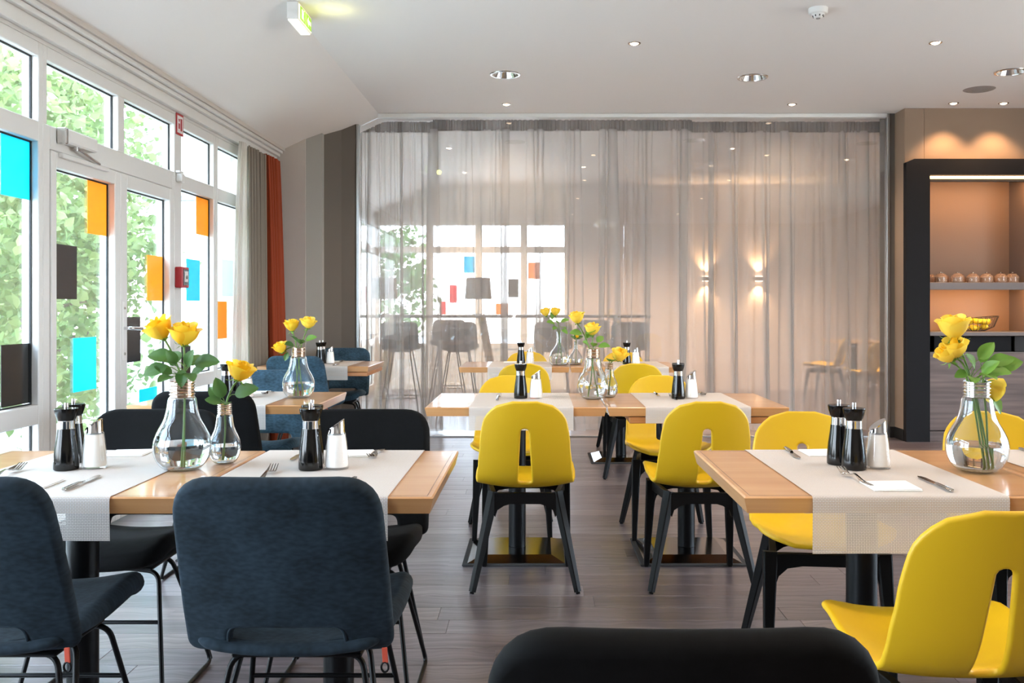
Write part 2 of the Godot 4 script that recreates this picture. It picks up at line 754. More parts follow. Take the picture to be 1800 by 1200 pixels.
	# floor boards: one grain, six tones
	var fl := paint(1024, 512, func(x, y):
		var warp: float = g1.get_noise_2d(x * 0.35, y * 0.35) * 26.0
		var s: float = g1.get_noise_2d(x * 0.05 + 900, (y + warp) * 1.9) * 0.55 + g2.get_noise_2d(x * 0.03 + 70, (y + warp) * 1.5) * 0.55
		return rgb(130, 123, 126).lerp(rgb(84, 78, 81), clampf(0.5 + s * 0.95, 0, 1)))
	var tones := [rgb(255, 250, 250), rgb(236, 228, 228), rgb(214, 204, 206), rgb(246, 236, 230), rgb(224, 220, 224), rgb(202, 194, 194)]
	for k in 6:
		w = mat("board_%d" % k, tones[k], 0.29, 0.0, 0.6)
		w.albedo_texture = fl
	w = mat("floor_base", rgb(110, 104, 104), 0.4)
	w = mat("floor_seam", rgb(52, 48, 48), 0.7)
	# woven runner: a basket weave of pale threads, with the small holes between them open
	var weave := paint(128, 128, func(x, y):
		var cx: int = x / 16
		var cy: int = y / 16
		var u: float = (x % 16) / 15.0 * 2.0 - 1.0
		var q: float = (y % 16) / 15.0 * 2.0 - 1.0
		var over: bool = (cx + cy) % 2 == 0
		var a: float = u if over else q
		var h: float = sqrt(maxf(0.0, 1.0 - a * a * 0.8))
		var hole: bool = absf(u) > 0.66 and absf(q) > 0.66
		var c := rgb(226, 218, 211).lerp(rgb(140, 130, 120), 1.0 - h)
		if over: c = c.darkened(0.05)
		c.a = 0.0 if hole else 1.0
		return c, true)
	w = mat("runner", Color.WHITE, 0.7)
	w.albedo_texture = weave
	w.transparency = BaseMaterial3D.TRANSPARENCY_ALPHA_SCISSOR
	w.alpha_scissor_threshold = 0.5
	w.uv1_scale = Vector3(1.0 / 0.032, 1.0 / 0.032, 1)
	# flowers
	for q in [["petal_pale", rgb(248, 222, 84)], ["petal", rgb(246, 212, 58)], ["petal_deep", rgb(242, 192, 30)], ["leaf", rgb(62, 96, 40)], ["leaf_light", rgb(98, 140, 52)], ["stem", rgb(104, 136, 62)]]:
		var m := mat(q[0], q[1], 0.5)
		m.backlight_enabled = true
		m.backlight = q[1] * 0.85
	for q in [["tree_leaf", rgb(112, 138, 82)], ["tree_leaf_pale", rgb(138, 160, 104)], ["hedge_leaf", rgb(84, 118, 62)]]:
		var m := mat(q[0], q[1], 0.6)
		m.backlight_enabled = true
		m.backlight = Color(0.9, 0.9, 0.9)
		m.vertex_color_use_as_albedo = true

# ---------------------------------------------------------------- the room itself
func slope_y(x: float) -> float:
	return HC if x > XC else HC + (x - XC) * 0.48

func room():
	var g := Geo.new()
	# under-floor slab: its top lies just under the boards
	structure("floor", span_mesh(D(-2.5, -0.2, -2.8), D(6.2, -0.003, 16.0), 0), M.floor_base, "grey brown wood plank floor of the breakfast room")
	structure("ceiling", span_mesh(D(XC, HC, -2.8), D(6.2, HC + 0.15, 16.0), 0), M.ceiling_white, "flat white plaster ceiling with downlights")
	g = Geo.new()
	g.prism(PackedVector2Array([Vector2(XC, HC), Vector2(XC, HC + 0.15), Vector2(-2.56, slope_y(-2.56) + 0.15), Vector2(-2.56, slope_y(-2.56))]), Vector3.ZERO, Vector3.RIGHT, Vector3.UP, Vector3.FORWARD, -2.8, 16.0)
	structure("ceiling", g.mesh(), M.ceiling_white, "sloping white ceiling above the window front")
	structure("wall_rear", span_mesh(D(-2.56, -0.1, -2.65), D(6.2, 3.1, -2.8), 0), M.wall_white)
	# right wall, outside the picture, with two windows
	for q in [[-2.8, 1.25, -0.1, 3.1], [3.65, 3.8, -0.1, 3.1], [6.2, 16.0, -0.1, 3.1], [1.25, 3.65, -0.1, 0.1], [1.25, 3.65, 2.75, 3.1], [3.8, 6.2, -0.1, 0.1], [3.8, 6.2, 2.75, 3.1]]:
		structure("wall_right", span_mesh(D(6.0, q[2], q[0]), D(6.2, q[3], q[1]), 0), M.wall_white)
	for k in 2:
		var a: float = [1.25, 3.8][k]
		var b := a + 2.4
		var w := structure_root("window_%d" % (30 + k), "wide window in the wall to the side of the buffet")
		g = Geo.new()
		for s in [[a, a + 0.07, 0.1, 2.75], [b - 0.07, b, 0.1, 2.75], [a + 0.07, b - 0.07, 0.1, 0.17], [a + 0.07, b - 0.07, 2.68, 2.75], [a + 1.16, a + 1.24, 0.17, 2.68]]:
			g.span(D(6.02, s[2], s[0]), D(6.10, s[3], s[1]), 0.004)
		part(w, "frame", g.mesh(), M.frame_white)
		part(w, "pane", span_mesh(D(6.06, 0.16, a + 0.06), D(6.066, 2.69, a + 1.17), 0), M.glass)
		part(w, "pane", span_mesh(D(6.06, 0.16, a + 1.23), D(6.066, 2.69, b - 0.06), 0), M.glass)
	# back wall, left of the glass: white return, grey and brown pillar
	g = Geo.new()
	g.prism(PackedVector2Array([Vector2(-2.5, 8.4), Vector2(-2.077, 8.4), Vector2(-2.077, 8.85), Vector2(-2.5, 8.85)]), Vector3.ZERO, Vector3.RIGHT, Vector3.FORWARD, Vector3.UP, 0.0, 2.71)
	structure("wall_back", g.mesh(), M.wall_white, "white wall strip beside the orange curtain")
	g = Geo.new()
	g.prism(PackedVector2Array([Vector2(-2.077, 8.41), Vector2(-1.945, 8.47), Vector2(-1.945, 8.86), Vector2(-2.077, 8.86)]), Vector3.ZERO, Vector3.RIGHT, Vector3.FORWARD, Vector3.UP, 0.0, 2.78)
	structure("wall_back", g.mesh(), M.wall_grey, "grey painted pillar face beside the glass partition")
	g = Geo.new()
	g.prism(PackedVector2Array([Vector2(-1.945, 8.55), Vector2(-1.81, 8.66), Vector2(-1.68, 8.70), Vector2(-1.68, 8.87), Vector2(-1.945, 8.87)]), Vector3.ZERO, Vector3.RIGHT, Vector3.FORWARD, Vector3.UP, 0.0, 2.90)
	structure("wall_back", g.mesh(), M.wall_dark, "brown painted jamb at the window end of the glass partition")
	# back wall, right of the glass
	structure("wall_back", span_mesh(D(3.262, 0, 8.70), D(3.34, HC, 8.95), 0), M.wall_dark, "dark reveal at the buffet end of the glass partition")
	structure("wall_back", span_mesh(D(3.31, 0, 8.47), D(3.49, HC, 8.95), 0.004), M.wall_brown, "brown wall pier beside the buffet cabinet")
	structure("wall_back", span_mesh(D(3.49, 2.45, 8.47), D(6.0, HC, 8.95), 0.0), M.wall_brown, "brown wall above the buffet cabinet")
	structure("wall_back", span_mesh(D(3.49, 0, 8.86), D(6.0, 2.45, 8.95), 0.0), M.wall_brown)
	structure("baseboard_back", span_mesh(D(3.262, 0, 8.675), D(3.325, 0.10, 8.70), 0.002), M.cabinet_dark)
	structure("baseboard_back", span_mesh(D(3.295, 0, 8.455), D(3.312, 0.10, 8.70), 0.002), M.cabinet_dark)

func plank_mesh(len: float, wid: float, v0: float, u0: float) -> ArrayMesh:
	var g := Geo.new()
	g.box(Vector3(0, -0.008, 0), Vector3(len, 0.016, wid), 0.0012)
	for i in g.uv.size():
		g.uv[i] = Vector2((g.v[i].x + len * 0.5) / 1.4 + u0, (g.v[i].z + wid * 0.5) / 0.62 + v0)
	return g.mesh()

func floor_boards():
	var fl := get_node("floor")
	var r := RandomNumberGenerator.new()
	r.seed = 12
	var wid := 0.152
	var long := []
	for k in 10:
		long.append(plank_mesh(1.35 - 0.0008, wid - 0.0008, k * 0.173, k * 0.31))
	var d := 2.40
	var x_end := 4.30
	while d < 8.9:
		var x := -2.44 - r.randf() * 1.2
		while x < x_end:
			var a := maxf(x, -2.44)
			var b := minf(x + 1.35, x_end)
			if b - a > 0.06:
				var m: ArrayMesh = long[r.randi() % 10]
				if b - a < 1.34: m = plank_mesh(b - a - 0.0008, wid - 0.0008, r.randf(), r.randf())
				part(fl, "board", m, M["board_%d" % (r.randi() % 6)], at((a + b) * 0.5, 0.0, d + wid * 0.5))
			x += 1.35
		d += wid
	var rest := [[-2.44, -2.65, 6.0, 2.40], [x_end, 2.40, 6.0, 8.9], [-2.44, d, 6.0, 14.0]]
	for q in rest:
		var g := Geo.new()
		g.span(D(q[0], -0.016, q[1]), D(q[2], 0.0, q[3]), 0)
		for i in g.uv.size(): g.uv[i] = Vector2(g.v[i].x / 1.4, g.v[i].z / 0.62)
		structure("floor", g.mesh(), M.board_2)

func bar_x(g: Geo, y0: float, y1: float, d0: float, d1: float, x0 := -2.44, x1 := XW, bev := 0.004):
	g.span(D(x0, y0, d0), D(x1, y1, d1), bev)

# a pane with its dark gasket; glass lies in the plane x
func glazed(p: Node3D, called: String, y0: float, y1: float, d0: float, d1: float, x := -2.405):
	part(p, called, span_mesh(D(x - 0.003, y0 - 0.01, d0 - 0.01), D(x + 0.003, y1 + 0.01, d1 + 0.01), 0), M.glass)
	var g := Geo.new()
	var t := 0.007
	g.span(D(x + 0.003, y0, d0), D(x + 0.012, y1, d0 + t), 0)
	g.span(D(x + 0.003, y0, d1 - t), D(x + 0.012, y1, d1), 0)
	g.span(D(x + 0.003, y1 - t, d0 + t), D(x + 0.012, y1, d1 - t), 0)
	g.span(D(x + 0.003, y0, d0 + t), D(x + 0.012, y0 + t, d1 - t), 0)
	part(p, "gasket", g.mesh(), M.gasket)

func film(p: Node3D, colour: String, y0: float, y1: float, d0: float, d1: float, label: String):
	part(p, "colour_film", span_mesh(D(-2.402, y0, d0), D(-2.3995, y1, d1), 0), M["film_" + colour], Transform3D(), label)

func windows_left():
	# bays of the front: window, double door, window, window; more windows beside and behind the camera
	var head := 2.46
	var bays := [[-0.02, 0.04, 1.42, 1.48], [1.48, 1.54, 2.94, 2.99], [2.99, 3.05, 4.44, 4.478]]
	var texts := ["white framed window beside the camera", "white framed window ahead of the camera, out of the picture", "white framed window with cyan and black film squares, cut by the picture edge"]
	for k in 3:
		var q: Array = bays[k]
		window_bay("window_%d" % (k + 2), texts[k], q[0], q[1], q[2], q[3])
	window_bay("window_5", "white framed window past the red alarm box, orange and cyan film squares", 6.10, 6.22, 6.843, 6.886)
	window_bay("window_6", "white framed window half behind the pale curtain", 6.886, 6.93, 7.55, 7.62)
	var w: Node3D = get_node("window_4")
	film(w, "cyan", 1.71, 1.985, 4.199, 4.438, "cyan film square")
	film(w, "black", 0.754, 1.035, 4.199, 4.432, "black film square")
	w = get_node("window_5")
	film(w, "orange", 1.72, 1.985, 6.60, 6.84, "orange film square")
	film(w, "cyan", 1.25, 1.536, 6.418, 6.667, "cyan film square")
	film(w, "black", 0.72, 0.94, 6.30, 6.49, "black film square")
	w = get_node("window_6")
	film(w, "orange", 0.966, 1.25, 7.0, 7.25, "orange film square")
	film(w, "frost", 1.29, 1.57, 7.14, 7.40, "frosted film square")
	# the door bay: frame, transoms, two leaves
	var f := structure_root("window_7", "white door frame with two transom lights above the double door")
	var g := Geo.new()
	bar_x(g, 0, 2.085, 4.478, 4.543)
	bar_x(g, 2.085, head, 4.478, 4.517)
	bar_x(g, 0, 2.085, 6.062, 6.10)
	bar_x(g, 1.970, 2.085, 4.543, 6.062)
	bar_x(g, 2.395, head, 4.517, 6.10)
	bar_x(g, 2.085, 2.395, 5.283, 5.363)
	part(f, "frame", g.mesh(), M.frame_white)
	glazed(f, "transom_pane", 2.085, 2.395, 4.517, 5.283)
	glazed(f, "transom_pane", 2.085, 2.395, 5.363, 6.10)
	var leaf := structure_root("door_1", "white glazed door leaf under the door closer")
	door_leaf(leaf, 4.546, 5.298, 4.597, 5.230)
	film(leaf, "orange", 1.60, 1.887, 5.006, 5.262, "orange film square")
	film(leaf, "black", 1.246, 1.521, 4.64, 4.889, "black film square")
	film(leaf, "cyan", 0.763, 1.044, 4.853, 5.103, "cyan film square")
	leaf = structure_root("door_2", "white glazed door leaf with the lever handle")
	door_leaf(leaf, 5.302, 6.060, 5.386, 6.01)
	film(leaf, "orange", 1.246, 1.527, 5.77, 6.005, "orange film square")
	film(leaf, "black", 0.88, 1.147, 5.43, 5.673, "black film square")
	film(leaf, "cyan", 0.44, 0.707, 5.657, 5.919, "cyan film square")
	var h := part(leaf, "handle_plate", span_mesh(D(XW, 0.90, 5.325), D(XW + 0.009, 1.24, 5.358), 0.003), M.plastic_white)
	part(h, "lever", tube_mesh(bent([D(XW + 0.005, 1.085, 5.34), D(XW + 0.055, 1.085, 5.34), D(XW + 0.055, 1.08, 5.47)], 0.02), 0.010, 10), M.chrome)
	part(h, "lock_barrel", tube_mesh([D(XW + 0.008, 0.94, 5.341), D(XW + 0.014, 0.94, 5.341)], 0.009, 10), M.steel)
	part(h, "lock_barrel", tube_mesh([D(XW + 0.008, 1.20, 5.341), D(XW + 0.014, 1.20, 5.341)], 0.008, 10), M.steel)
	# the rest of the front: strip behind the curtains, boards over the windows
	structure("wall_left", span_mesh(D(-2.56, 0, -2.65), D(XW, 2.46, -0.02), 0), M.wall_white)
	structure("wall_left", span_mesh(D(-2.5, 0, 7.62), D(XW, 2.60, 8.45), 0), M.wall_white)
	structure("wall_left", span_mesh(D(-2.56, head, -2.65), D(XW - 0.0, 2.56, 8.40), 0.0), M.frame_white)
	g = Geo.new()
	g.span(D(XW, 2.478, -2.6), D(XW + 0.035, 2.545, 8.38), 0.003)
	g.span(D(XW, 2.545, -2.6), D(XW + 0.062, 2.572, 8.38), 0.002)
	g.span(D(XW, 2.574, -2.6), D(XW + 0.085, 2.598, 8.38), 0.002)
	structure("trim_1", g.mesh(), M.frame_white, "white stepped curtain rail cornice over the windows")
	g = Geo.new()
	g.prism(PackedVector2Array([Vector2(XW - 0.1, 2.598), Vector2(XW + 0.10, 2.598), Vector2(XW + 0.10, slope_y(XW + 0.10)), Vector2(XW - 0.1, slope_y(XW - 0.1))]), Vector3.ZERO, Vector3.RIGHT, Vector3.UP, Vector3.FORWARD, -2.65, 8.4)
	structure("trim_2", g.mesh(), M.wall_white, "thin grey trim under the sloping ceiling")

func window_bay(called: String, label: String, e0: float, d0: float, d1: float, e1: float):
	var w := structure_root(called, label)
	var g := Geo.new()
	bar_x(g, 0, 2.46, e0, d0)
	bar_x(g, 0, 2.46, d1, e1)
	bar_x(g, 2.395, 2.46, d0, d1)
	bar_x(g, 1.99, 2.085, d0, d1)
	bar_x(g, 0.651, 0.744, d0, d1)
	bar_x(g, 0.0, 0.10, d0, d1)
	part(w, "frame", g.mesh(), M.frame_white)
	glazed(w, "transom_pane", 2.085, 2.395, d0, d1)
	glazed(w, "pane", 0.744, 1.99, d0, d1)
	glazed(w, "lower_pane", 0.10, 0.651, d0, d1)

func door_leaf(p: Node3D, d0: float, d1: float, g0: float, g1: float):
	var g := Geo.new()
	var x1 := XW + 0.006
	bar_x(g, 0.012, 1.966, d0, g0, -2.44, x1)
	bar_x(g, 0.012, 1.966, g1, d1, -2.44, x1)
	bar_x(g, 1.89, 1.966, g0, g1, -2.44, x1)
	bar_x(g, 0.012, 0.12, g0, g1, -2.44, x1)
	part(p, "frame", g.mesh(), M.frame_white)
	glazed(p, "pane", 0.12, 1.89, g0, g1)

func pleats(x0: float, x1: float, d: float, y0: float, y1: float, waves: int, amp: float, loop: float, seed_: int, top_amp := 1.0, along_d := false, hem := 0.0) -> ArrayMesh:
	var r := RandomNumberGenerator.new()
	r.seed = seed_
	var ph := []
	for k in 5: ph.append(r.randf() * TAU)
	var per := 14
	var n := waves * per
	var rows := []
	var nv := 14
	for j in nv + 1:
		var t := float(j) / nv
		var row := []
		for i in n + 1:
			var s := float(i) / n
			var big := 0.5 + 0.5 * sin(s * TAU * 2.3 + ph[0]) * sin(s * TAU * 5.1 + ph[1])
			var a: float = TAU * waves * (s + 0.22 / waves * sin(s * TAU * 3.7 + ph[2]) + 0.3 / waves * sin(s * TAU * 7.3 + ph[3]))
			var w := 1.0 / waves * (x1 - x0)
			var grow := lerpf(top_amp, 1.0, smoothstep(0.0, 0.35, t))
			var x := lerpf(x0, x1, s) + w * loop * big * sin(2.0 * a) * grow * 0.5 + hem * t * w * sin(a * 0.5 + ph[4])
			var z := d + amp * (0.55 + 0.6 * big) * cos(a) * grow
			var y := lerpf(y1, y0, t)
			if along_d: row.append(D(z, y, x))
			else: row.append(D(x, minf(y, slope_y(x) - 0.012), z))
		rows.append(row)
	var g := Geo.new()
	g.grid(rows, false, false, n / float(per), 1.0)
	return g.mesh()

func side_curtains():
	var t := thing("curtain", "pale satin curtain hanging closest to the window glass", "curtain", Vector3.ZERO, 0.0, "curtains gathered at the window end")
	part(t, "cloth", flared(-2.285, -2.28, 6.97, 7.33, 0.02, 2.48, 5, 0.030, 3, 0.24), M.drape_pale)
	t = thing("curtain", "taupe curtain gathered between the pale and the orange one", "curtain", Vector3.ZERO, 0.0, "curtains gathered at the window end")
	part(t, "cloth", flared(-2.285, -2.275, 7.385, 7.855, 0.02, 2.478, 6, 0.036, 5), M.drape_taupe)
	t = thing("curtain", "orange curtain gathered in the corner by the white wall", "curtain", Vector3.ZERO, 0.0, "curtains gathered at the window end")
	part(t, "cloth", flared(-2.30, -2.235, 7.905, 8.33, 0.02, 2.50, 6, 0.040, 8), M.drape_orange)

# a bunch of pleats that runs into the depth and widens towards the hem
func flared(xt: float, xb: float, d0: float, d1: float, y0: float, y1: float, waves: int, amp: float, s0: int, dt := 0.0) -> ArrayMesh:
	var r := RandomNumberGenerator.new()
	r.seed = s0
	var p0 := r.randf() * TAU
	var rows := []
	var n := waves * 16
	for j in 17:
		var t := j / 16.0
		var row := []
		for i in n + 1:
			var s := float(i) / n
			var a := TAU * waves * (s + 0.05 * sin(s * TAU * 1.7 + p0))
			var x := lerpf(xt, xb, pow(t, 0.8)) + amp * (0.75 + 0.25 * sin(s * 9.0 + p0)) * cos(a) * lerpf(0.8, 1.1, t)
			row.append(D(x, lerpf(y1, y0, t), lerpf(lerpf(d0 + dt, d0, pow(t, 0.6)), d1, s) + 0.012 * sin(2.0 * a + t) + 0.02 * t * (s - 0.5)))
		rows.append(row)
	var g := Geo.new()
	g.grid(rows, false, false)
	return g.mesh()

func partition():
	var g := Geo.new()
	# panes of the glass partition, held by aluminium at both ends and a rail at the ceiling
	var w := structure_root("window_8", "glass partition in front of the sheer curtain")
	var xs := [-1.66, -0.42, 0.80, 2.02, 3.238]
	for k in 4:
		var x0: float = xs[k] + (0.0 if k == 0 else 0.002)
		var pts := PackedVector2Array([Vector2(x0, 0.012), Vector2(xs[k + 1] - 0.002, 0.012), Vector2(xs[k + 1] - 0.002, 2.965), Vector2(maxf(x0, XC), 2.965), Vector2(x0, minf(2.965, slope_y(x0) - 0.035))])
		if k > 0: pts.remove_at(3)
		g = Geo.new()
		g.prism(pts, Vector3.ZERO, Vector3.RIGHT, Vector3.UP, Vector3.FORWARD, DG - 0.005, DG + 0.005)
		part(w, "pane", g.mesh(), M.glass)
	g = Geo.new()
	g.span(D(-1.68, 0, DG - 0.03), D(-1.655, slope_y(-1.68) - 0.004, DG + 0.03), 0.003)
	part(w, "profile", g.mesh(), M.alu)
	g = Geo.new()
	g.span(D(3.236, 0, DG - 0.03), D(3.262, 2.998, DG + 0.03), 0.003)
	part(w, "profile", g.mesh(), M.alu)
	g = Geo.new()
	g.span(D(XC, 2.962, DG - 0.035), D(3.236, 2.999, DG + 0.035), 0.004)
	part(w, "top_rail", g.mesh(), M.plastic_white)
	g = Geo.new()
	g.span(D(-1.655, 0.0, DG - 0.012), D(3.236, 0.012, DG + 0.012), 0.002)
	part(w, "floor_track", g.mesh(), M.alu)
	var spans := [[-1.73, -0.95, 8, 41, "narrow grey sheer curtain panel at the pillar end"], [-1.0, 1.47, 18, 47, "wide grey sheer curtain panel behind the middle tables"], [1.43, 3.30, 13, 59, "grey sheer curtain panel at the buffet end"]]
	for q in spans:
		var t := thing("sheer_curtain", q[4], "curtain", Vector3.ZERO, 0.0, "sheer curtains behind the glass partition")
		part(t, "cloth", pleats(q[0], q[1], 8.96 if q[3] == 47 else 9.05, 0.03, 2.90, q[2], 0.045, 0.62, q[3], 0.8, false, 0.35), M.sheer)
		part(t, "heading", pleats(q[0], q[1], 8.945 if q[3] == 47 else 9.03, 2.885, 2.99, q[2] * 3, 0.016, 0.8, q[3] + 1), M.sheer_head)

# ---------------------------------------------------------------- fittings
func spot(p: Node3D, at_: Vector3, c: Color, energy: float, angle := 62.0, size := 0.035):
	var l := SpotLight3D.new()
	l.name = "lamp_light"
	l.light_color = c
	l.light_energy = energy
	l.spot_angle = angle
	l.spot_angle_attenuation = 0.6
	l.spot_range = 12.0
	l.spot_attenuation = 2.0
	l.light_size = size
	l.shadow_enabled = true
	l.position = at_
	l.rotation.x = -PI / 2
	p.add_child(l, true)

func ceiling_things():
	# small warm downlights in the flat ceiling, here and (unseen) towards the camera
	var lamps := [[0.658, 6.387, "small lit downlight over the middle of the room, left of the smoke detector"], [2.70, 6.37, "small lit downlight below the smoke detector, toward the buffet"], [-0.277, 8.30, "small lit downlight at the curtain end over the far left tables"], [2.249, 8.30, "small lit downlight close above the buffet end of the curtain"], [3.66, 8.26, "small lit downlight over the brown wall, nearer the grey pier"], [4.10, 8.26, "small lit downlight over the brown wall, farther from the pier"], [0.66, 4.2, "small downlight ahead of the camera"], [2.70, 4.2, "small downlight ahead of the camera, buffet side"], [0.66, 2.0, "small downlight above the camera"], [2.70, 2.0, "small downlight beside the camera"], [0.66, -0.6, "small downlight behind the camera"], [2.70, -0.6, "small downlight behind the camera, buffet side"]]
	var ring := Geo.new()
	ring.lathe([Vector2(0.030, 0.0), Vector2(0.032, -0.004), Vector2(0.042, -0.004), Vector2(0.045, 0.0)], 24)
	var ring_m := ring.mesh()
	var bulb_m := lathe_mesh([Vector2(0.0, -0.013), Vector2(0.014, -0.0115), Vector2(0.024, -0.007), Vector2(0.031, 0.0)], 20)
	for q in lamps:
		var t := thing("downlight", q[2], "ceiling light", D(q[0], HC - 0.0005, q[1]), 0.0, "small downlights in the flat ceiling")
		part(t, "trim_ring", ring_m, M.steel)
		part(t, "lens", bulb_m, M.lamp_warm)
		var wall: bool = q[0] > 3.5
		spot(t, Vector3(0, -0.03, 0), rgb(255, 204, 150) if wall else rgb(255, 224, 190), DOWN_WALL if wall else DOWN_E, 50.0 if wall else 66.0)
	var big := [[-0.25, 7.245, "large round chrome downlight above the left tables"], [1.68, 7.335, "large round chrome downlight in the middle of the ceiling"], [3.61, 7.16, "large round chrome downlight near the buffet"]]
	var rim := lathe_mesh([Vector2(0.100, 0.004), Vector2(0.102, -0.007), Vector2(0.116, -0.006), Vector2(0.120, 0.0)], 36)
	var refl := Geo.new()
	for k in 30:   # facets of the reflector
		var a := TAU * k / 30.0
		var b := TAU * (k + 1) / 30.0
		refl.face([Vector3(cos(a) * 0.101, -0.003, sin(a) * 0.101), Vector3(cos(b) * 0.101, -0.003, sin(b) * 0.101), Vector3(cos(b) * 0.055, 0.075, sin(b) * 0.055), Vector3(cos(a) * 0.055, 0.075, sin(a) * 0.055)], -Vector3(cos((a + b) / 2), 0.4, sin((a + b) / 2)).normalized())
	var refl_m := refl.mesh()
	for q in big:
		var t := thing("ceiling_downlight", q[2], "ceiling light", D(q[0], HC, q[1]), 0.0, "large chrome downlights")
		part(t, "trim_ring", rim, M.steel)
		part(t, "reflector", refl_m, M.steel)
		part(t, "lens", lathe_mesh([Vector2(0.0, 0.070), Vector2(0.056, 0.075)], 24), M.sign_white)
	var grille := Geo.new()
	grille.lathe([Vector2(0.0, -0.006), Vector2(0.11, -0.006), Vector2(0.118, -0.004), Vector2(0.125, 0.0)], 36)
	var t := thing("ceiling_speaker", "round flat grey speaker grille in the ceiling by the buffet", "speaker", D(3.64, HC, 7.737))
	part(t, "grille", grille.mesh(), M.grille)
	for k in 4:
		var rr := Geo.new()
		rr.lathe([Vector2(0.022 + 0.024 * k, -0.006), Vector2(0.025 + 0.024 * k, -0.0085), Vector2(0.030 + 0.024 * k, -0.0085), Vector2(0.033 + 0.024 * k, -0.006)], 30)
		part(t, "ring", rr.mesh(), M.grille)
	t = thing("smoke_detector", "white round smoke detector on the ceiling", "smoke detector", D(1.687, HC, 5.645))
	part(t, "base", lathe_mesh([Vector2(0.0, -0.034), Vector2(0.050, -0.034), Vector2(0.056, -0.028), Vector2(0.058, 0.0)], 32), M.plastic_white)
	part(t, "chamber", lathe_mesh([Vector2(0.0, -0.058), Vector2(0.020, -0.058), Vector2(0.026, -0.052), Vector2(0.040, -0.034)], 24), M.plastic_white)
	for k in 8:
		var a := TAU * k / 8.0
		part(t, "slot", box_mesh(Vector3(0.006, 0.014, 0.006), 0.001), M.recess_dark, Transform3D(Basis(Vector3.UP, -a), Vector3(cos(a) * 0.031, -0.044, sin(a) * 0.031)))
	part(t, "indicator", lathe_mesh([Vector2(0, -0.064), Vector2(0.012, -0.062), Vector2(0.014, -0.057)], 14), M.grille)
	exit_sign("exit_sign", "green and white exit sign box hanging at the ceiling fold", D(-1.437, 2.948, 5.66), 0.0)
	# holes in the ceiling for the large downlights
	var c: MeshInstance3D = get_node("ceiling")
	var csg := CSGBox3D.new()
	csg.size = Vector3(6.2 - XC, 0.15, 18.8)
	csg.position = Vector3((6.2 + XC) / 2, HC + 0.075, -(16.0 - 2.8) / 2)
	csg.material = M.ceiling_white
	for q in big:
		var cy := CSGCylinder3D.new()
		cy.name = "recess"
		cy.operation = CSGShape3D.OPERATION_SUBTRACTION
		cy.radius = 0.104
		cy.height = 0.2
		cy.sides = 36
		cy.position = D(q[0], HC - 0.1 + 0.08, q[1]) - csg.position
		csg.add_child(cy, true)
	c.name = "ceiling_plain"
	csg.name = "ceiling"
	tag(csg, c.get_meta("label"), "", "", "structure")
	c.free()
	add_child(csg)

func exit_sign(called: String, label: String, where: Vector3, turn: float):
	var t := thing(called, label, "exit sign", where, turn)
	part(t, "housing", box_mesh(Vector3(0.066, 0.102, 0.32), 0.004), M.plastic_white)
	part(t, "light_strip", box_mesh(Vector3(0.060, 0.012, 0.30), 0.003), M.sign_lit, Transform3D(Basis(), Vector3(0, -0.055, 0)))
	var p := part(t, "panel", box_mesh(Vector3(0.004, 0.09, 0.30), 0.001), M.sign_lit, Transform3D(Basis(), Vector3(0.035, -0.004, 0)))
	# the pictogram: door, running figure and arrow, as flat green and white pieces
	part(p, "field", box_mesh(Vector3(0.002, 0.078, 0.125), 0.0), M.sign_green, Transform3D(Basis(), Vector3(0.003, 0, 0.062)))
	part(p, "field", box_mesh(Vector3(0.002, 0.078, 0.125), 0.0), M.sign_green, Transform3D(Basis(), Vector3(0.003, 0, -0.078)))
	var g := Geo.new()
	g.prism(PackedVector2Array([Vector2(0.045, 0.0), Vector2(0.01, 0.03), Vector2(0.01, 0.012), Vector2(-0.045, 0.012), Vector2(-0.045, -0.012), Vector2(0.01, -0.012), Vector2(0.01, -0.03)]), Vector3(0.004, 0, -0.078), Vector3(0, 0, 1), Vector3.UP, Vector3.RIGHT, 0.0, 0.001)
	part(p, "arrow", g.mesh(), M.sign_lit)
	g = Geo.new()
	g.box(Vector3(0, 0, 0.018), Vector3(0.001, 0.056, 0.034), 0)
	g.lathe([Vector2(0.0, 0.020), Vector2(0.007, 0.026), Vector2(0.0, 0.033)], 10, Vector3(0, 0, -0.012))
	g.bar(Vector3(0, 0.018, -0.012), Vector3(0, -0.006, -0.002), Vector2(0.002, 0.012), Vector2(0.002, 0.010), Vector3.RIGHT)
	g.bar(Vector3(0, -0.006, -0.002), Vector3(0, -0.03, -0.02), Vector2(0.002, 0.008), Vector2(0.002, 0.006), Vector3.RIGHT)
	g.bar(Vector3(0, -0.006, -0.002), Vector3(0, -0.026, 0.016), Vector2(0.002, 0.008), Vector2(0.002, 0.006), Vector3.RIGHT)
	part(p, "figure", g.mesh(), M.sign_lit, Transform3D(Basis(), Vector3(0.0045, 0, 0.062)))
	var l := OmniLight3D.new()
	l.name = "panel_light"
	l.light_color = rgb(226, 226, 120)
	l.light_energy = 0.02
	l.light_size = 0.03
	l.omni_range = 6.0
	l.omni_attenuation = 2.0
	l.shadow_enabled = true
	l.position = Vector3(0.20, -0.05, 0)
	t.add_child(l)

